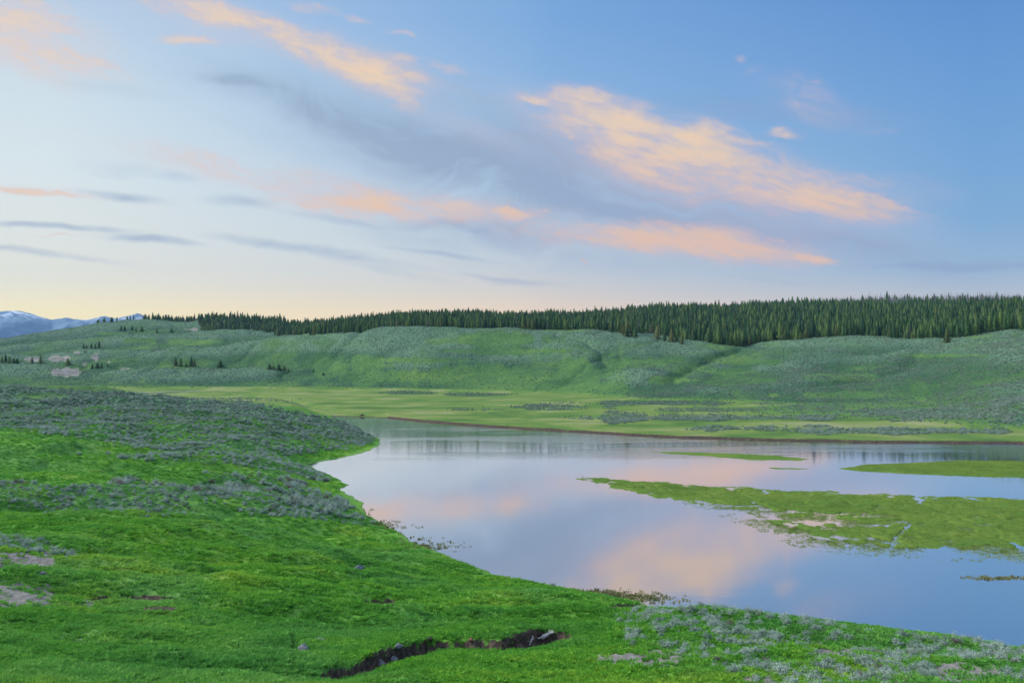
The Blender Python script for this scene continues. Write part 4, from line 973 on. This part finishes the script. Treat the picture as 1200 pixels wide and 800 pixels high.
scatter('sagebrush_cover', np.c_[sx[rr_], sy[rr_], sz[rr_] - .04], rng.uniform(0, 6.28, rr_.sum()), ss[rr_], si[rr_], sage_col, 'grey green sagebrush covering the slopes and hills', 'sagebrush')

# ------------------------------------------------------------------ grass tufts on the near bank and islands
gcol = bpy.data.collections.new('grass_sources')
def tuft(seed, nbl, rad, h, name):
    r = np.random.default_rng(seed); V_, Fq = [], []
    for _ in range(nbl):
        a, d = r.uniform(0, 6.28), rad * math.sqrt(r.random()); x, y = d * math.cos(a), d * math.sin(a); b = r.uniform(0, 6.28); l = r.uniform(.2, .9) * h; hh = h * r.uniform(.5, 1.1); q = .012 * (h / .12) * r.uniform(.8, 1.6)
        c = a + r.normal(0, .8); o = len(V_)
        V_ += [(x - q * math.cos(b), y - q * math.sin(b), -.02), (x + q * math.cos(b), y + q * math.sin(b), -.02), (x + l * .4 * math.cos(c) + q * .7 * math.cos(b), y + l * .4 * math.sin(c) + q * .7 * math.sin(b), hh * .7), (x + l * math.cos(c), y + l * math.sin(c), hh)]
        Fq += [(o, o + 1, o + 2), (o, o + 2, o + 3)]
    return mesh_np(name, V_, Fq, MAT_GRASS, link=False)
for i in range(4): gcol.objects.link(tuft(400 + i, 26, .17, .13 + .02 * i, 'a%02d_source' % i))
gr = np.clip((1 - .85 * sstep(.35, .6, dirt + .35 * fbm(XX / .7, YY / .7, 3, 311))) * (1 - sstep(.3, .6, dark)) * (Z > .12), 0, 1) * (wn_ > .4)
gr *= np.clip(.85 + .9 * fbm(XX / 1.1, YY / .8, 3, 315), .35, 1)
g1 = sample(34, 62, 34, gr, (-40, 1240)); g2 = sample(62, 110, 14, gr, (-40, 900)); g3 = sample(110, 262, 4.0, gr, (-60, 520))
gx = np.concatenate([g1[0], g2[0], g3[0]]); gy = np.concatenate([g1[1], g2[1], g3[1]]); gz = np.concatenate([g1[2], g2[2], g3[2]])
gs = np.concatenate([rng.uniform(.6, 1.25, len(g1[0])), rng.uniform(.8, 1.6, len(g2[0])), rng.uniform(1.0, 1.6, len(g3[0]))])
scatter('grass', np.c_[gx, gy, gz], rng.uniform(0, 6.28, len(gx)), gs, rng.integers(0, 4, len(gx)), gcol, 'bright green short grass growing on the near bank', 'grass')
print('COUNTS forest', n, 'sage', len(sx), 'grass', len(gx))

# sedges growing on the low islands
icol_ = bpy.data.collections.new('sedge_sources'); m_isl = leaf_mat('island sedge', [(.3, (.150, .250, .050, 1)), (.5, (.210, .315, .060, 1)), (.7, (.300, .380, .085, 1))], .12, .3, .25)
for i in range(3):
    o = tuft(470 + i, 20, .30, .15, 'a%02d_source' % i); o.data.materials.clear(); o.data.materials.append(m_isl); icol_.objects.link(o)
gi = sample(90, 215, 5.0, np.clip(isle * (Z > .09) * np.clip(.75 + .8 * fbm(XX / 3, YY / 3, 3, 331), .2, 1), 0, 1), (650, 1290))
scatter('sedge_grass', np.c_[gi[0], gi[1], gi[2]], rng.uniform(0, 6.28, len(gi[0])), rng.uniform(.6, 1.25, len(gi[0])), rng.integers(0, 3, len(gi[0])), icol_, 'yellow green sedge grass covering the low river islands', 'sedge')

# reeds standing in the shallows
rcol = bpy.data.collections.new('reed_sources'); m_reed = leaf_mat('marsh reeds', [(.3, (.10, .12, .04, 1)), (.7, (.24, .24, .09, 1))], .5)
def reed(seed, name):
    o = tuft(seed, 9, .22, .32, name); o.data.materials.clear(); o.data.materials.append(m_reed); return o
for i in range(3): rcol.objects.link(reed(450 + i, 'a%02d_source' % i))
m_sedge = leaf_mat('sedge', [(.3, (.12, .19, .04, 1)), (.7, (.22, .28, .07, 1))], .5)
for i in range(2):
    o = tuft(460 + i, 14, .3, .2, 'b%02d_source' % i); o.data.materials.clear(); o.data.materials.append(m_sedge); rcol.objects.link(o)
RE = [(720, 697, 60, 6, 260), (760, 703, 40, 4, 160), (455, 619, 30, 5, 60), (490, 632, 30, 4, 60), (430, 600, 8, 6, 30), (690, 560, 15, 2, 20), (500, 640, 40, 5, 400), (450, 616, 22, 6, 260), (700, 694, 30, 3, 300), (740, 699, 40, 3, 500), (1170, 677, 40, 2, 300)]
rx, ry = [], []
for (a, b, c, d, k) in RE:
    k = k // 3
    pa, pb_ = rng.normal(a, c * .5, k), rng.normal(b, d * .5, k)
    D = dwater(np.maximum(pb_, 500)); rx.append(ucol(pa, pb_) * D); ry.append(D)
nre = sum(len(q) for q in rx)
k = 160000; D = np.sqrt(rng.uniform(95 ** 2, 180 ** 2, k)); u = rng.uniform(.05, .72, k); x = u * D; Gh = hgt(x, D); zz = Gh(Z); sd2 = sdist(x, D, ISL1); nn = fbm(x / 4, D / 5, 4, 401)
sp_ = project(x, D, 0 * x); okk = (sd2 < 9) & (sp_[1] > 592 + rng.normal(0, 3, k)) & (sp_[0] > 800) & (zz < .05) & (rng.random(k) < np.clip(.9 * np.exp(-np.maximum(sd2 + 3, 0) / 3.5) * (.6 + 1.6 * nn), 0, 1)) & (zz > -.9)
rx.append(x[okk]); ry.append(D[okk])
rx, ry = np.concatenate(rx), np.concatenate(ry); rz = np.maximum(hgt(rx, ry)(Z), -.05); ok = rz < .5
rind = np.where(np.arange(len(rx)) < nre, rng.integers(0, 3, len(rx)), rng.integers(3, 5, len(rx)))
scatter('reeds', np.c_[rx[ok], ry[ok], rz[ok] - .02], rng.uniform(0, 6.28, ok.sum()), rng.uniform(.5, 1.0, ok.sum()), rind[ok], rcol, 'thin yellowish marsh reeds standing in the shallow edges of the river', 'reeds')

# ------------------------------------------------------------------ rocks and driftwood
def rock(px_, py_, wpx, hpx, seed, label, name='rock', mat=None):
    x, y, z = hit(px_, py_); wm_, hm_ = wpx * y / F, hpx * y / F
    import bmesh
    bm = bmesh.new(); bmesh.ops.create_icosphere(bm, subdivisions=3, radius=.5); r = np.random.default_rng(seed); o3 = r.uniform(0, 50, 3)
    for v in bm.verts:
        nn = float(fbm(np.array([v.co.x * 2.2 + o3[0]]), np.array([v.co.y * 2.2 + v.co.z * 1.7 + o3[1]]), 3, seed)[0])
        for ax in (Vector((.6, .3, .7)).normalized(), Vector((-.7, .2, .6)).normalized(), Vector((.1, -.8, .5)).normalized()):
            dd_ = v.co.dot(ax)
            if dd_ > .36: v.co -= ax * (dd_ - .36) * .8
        v.co *= 1 + .28 * nn
    me = bpy.data.meshes.new(name); bm.to_mesh(me); bm.free(); me.materials.append(mat or MAT_ROCK)
    o = bpy.data.objects.new(name, me); C.objects.link(o); o.location = (x, y, z + hm_ * .2); o.scale = (wm_, wm_ * .8, hm_ * 1.25); o.rotation_euler = (0, 0, r.uniform(-.5, .5))
    return tag(o, label, 'rock')
rock(421, 667, 13, 6.5, 1, 'dark grey rounded boulder alone on the green slope above the river bend')
rock(356, 762.5, 14, 9, 2, 'light grey boulder in the grass left of the dark ditch')
rock(374, 750, 14, 4, 3, 'flat grey stone just above and right of the light grey boulder')
rock(366, 769, 5, 4, 4, 'tiny grey stone below the light grey boulder')
rock(105, 721, 5, 3, 5, 'pale stone on the worn ground at lower left')
rock(50, 673, 8, 3, 6, 'small pale stone between the two bare grey patches')
rock(446, 781, 12, 8, 7, 'mossy green stone lying in the lower part of the ditch')
rock(461, 776, 12, 7, 8, 'dark stone in the ditch right of the mossy stone')
rock(467, 770, 11, 6, 9, 'grey stone in the ditch above the dark stone')
rock(552, 750, 6, 4, 10, 'small reddish brown stone on the ditch bank', mat=flatmat('reddish stone', [(.3, (.16, .07, .045, 1)), (.7, (.3, .15, .1, 1))], 6))
rock(503, 756, 9, 5, 11, 'broken dark earth clod on the upper ditch bank', 'earth_clod', flatmat('dark earth', [(.3, (.02, .017, .014, 1)), (.7, (.07, .055, .045, 1))], 6))
rock(187, 707, 6, 3, 12, 'small grey stone by the dark soil streak at left')

def sticks(name, label, segs, mat=MAT_WOOD, lo=28):
    """branch pieces given as pixel polylines on the ground: (points, radius m, rise m)"""
    V_, Fq = [], []
    x0, y0, z0 = hit(*segs[0][0][0], lo)
    for pl, r0, rise in segs:
        P_ = []
        for k, (a, b) in enumerate(pl):
            u = float(ucol(a, b)); dep = y0; z = CAMZ + dep * float(ang(b)); P_.append(Vector((u * dep - x0, (random.uniform(-.1, .1)), z - z0 + rise)))
        for k, p_ in enumerate(P_):
            q = r0 * (1 - .55 * k / max(1, len(P_) - 1)); d = (P_[min(k + 1, len(P_) - 1)] - P_[max(k - 1, 0)]).normalized(); s = d.cross(Vector((0, 1, 0))).normalized(); t_ = d.cross(s)
            for i in range(6): V_.append(p_ + (s * math.cos(i * 1.047) + t_ * math.sin(i * 1.047)) * q * random.uniform(.85, 1.15))
        o = len(V_) - 6 * len(P_)
        for k in range(len(P_) - 1):
            for i in range(6):
                a, b = o + k * 6 + i, o + k * 6 + (i + 1) % 6; Fq += [(a, b, b + 6, a + 6)]
    ob = mesh_np(name, [tuple(v) for v in V_], Fq, mat); ob.location = (x0, y0, z0); return tag(ob, label, 'driftwood')
sticks('driftwood', 'white bleached driftwood snag with a forked top at the end of the ditch', [([(635, 748), (640, 745.5), (644, 743), (649, 741.5)], .17, .08), ([(641, 745), (643, 741), (644, 738)], .05, .05), ([(643, 743), (646, 740), (648, 738.5)], .04, .05)])
sticks('driftwood', 'thin white branch lying along the ditch bottom below the snag', [([(620, 757), (622, 753), (625, 750), (624, 747)], .09, .12), ([(622, 753), (618, 752)], .04, .08)])
sticks('driftwood', 'short white stick between the snag and the thin branch', [([(628, 749), (632, 748), (636, 747)], .06, .06)])
sticks('driftwood', 'dark driftwood log stranded in the water off the far bank', [([(421, 487.5), (424, 486), (428, 487)], .35, .1), ([(424, 487.5), (425, 484.5)], .2, .1), ([(430, 488), (435, 487.3), (440, 488)], .3, .05)], MAT_BARK, 300)
sticks('driftwood', 'small dark stick on the water beside the headland tip', [([(446, 518.6), (450, 518.2), (455, 518.4)], .12, .05)], MAT_BARK, 200)

# ------------------------------------------------------------------ haze: one closed box of air
HAZE = 0.000034
x0, x1, y0, y1, z0_, z1_ = -19000, 14000, -300, 12300, -4.0, 1300
hv = [(x, y, z) for z in (z0_, z1_) for y in (y0, y1) for x in (x0, x1)]
hf = [(0, 2, 3, 1), (4, 5, 7, 6), (0, 1, 5, 4), (2, 6, 7, 3), (0, 4, 6, 2), (1, 3, 7, 5)]
m = bpy.data.materials.new('haze air'); m.use_nodes = True; t = NT(m.node_tree); t.n.clear()
pv = t.new('ShaderNodeVolumePrincipled'); pv.inputs['Color'].default_value = (.38, .64, 1.0, 1); pv.inputs['Density'].default_value = HAZE
ho = t.new('ShaderNodeOutputMaterial'); t.l.new(pv.outputs[0], ho.inputs['Volume'])
tag(mesh_np('haze', hv, hf, m), 'thin bluish evening air over the valley', 'haze', None, 'stuff')
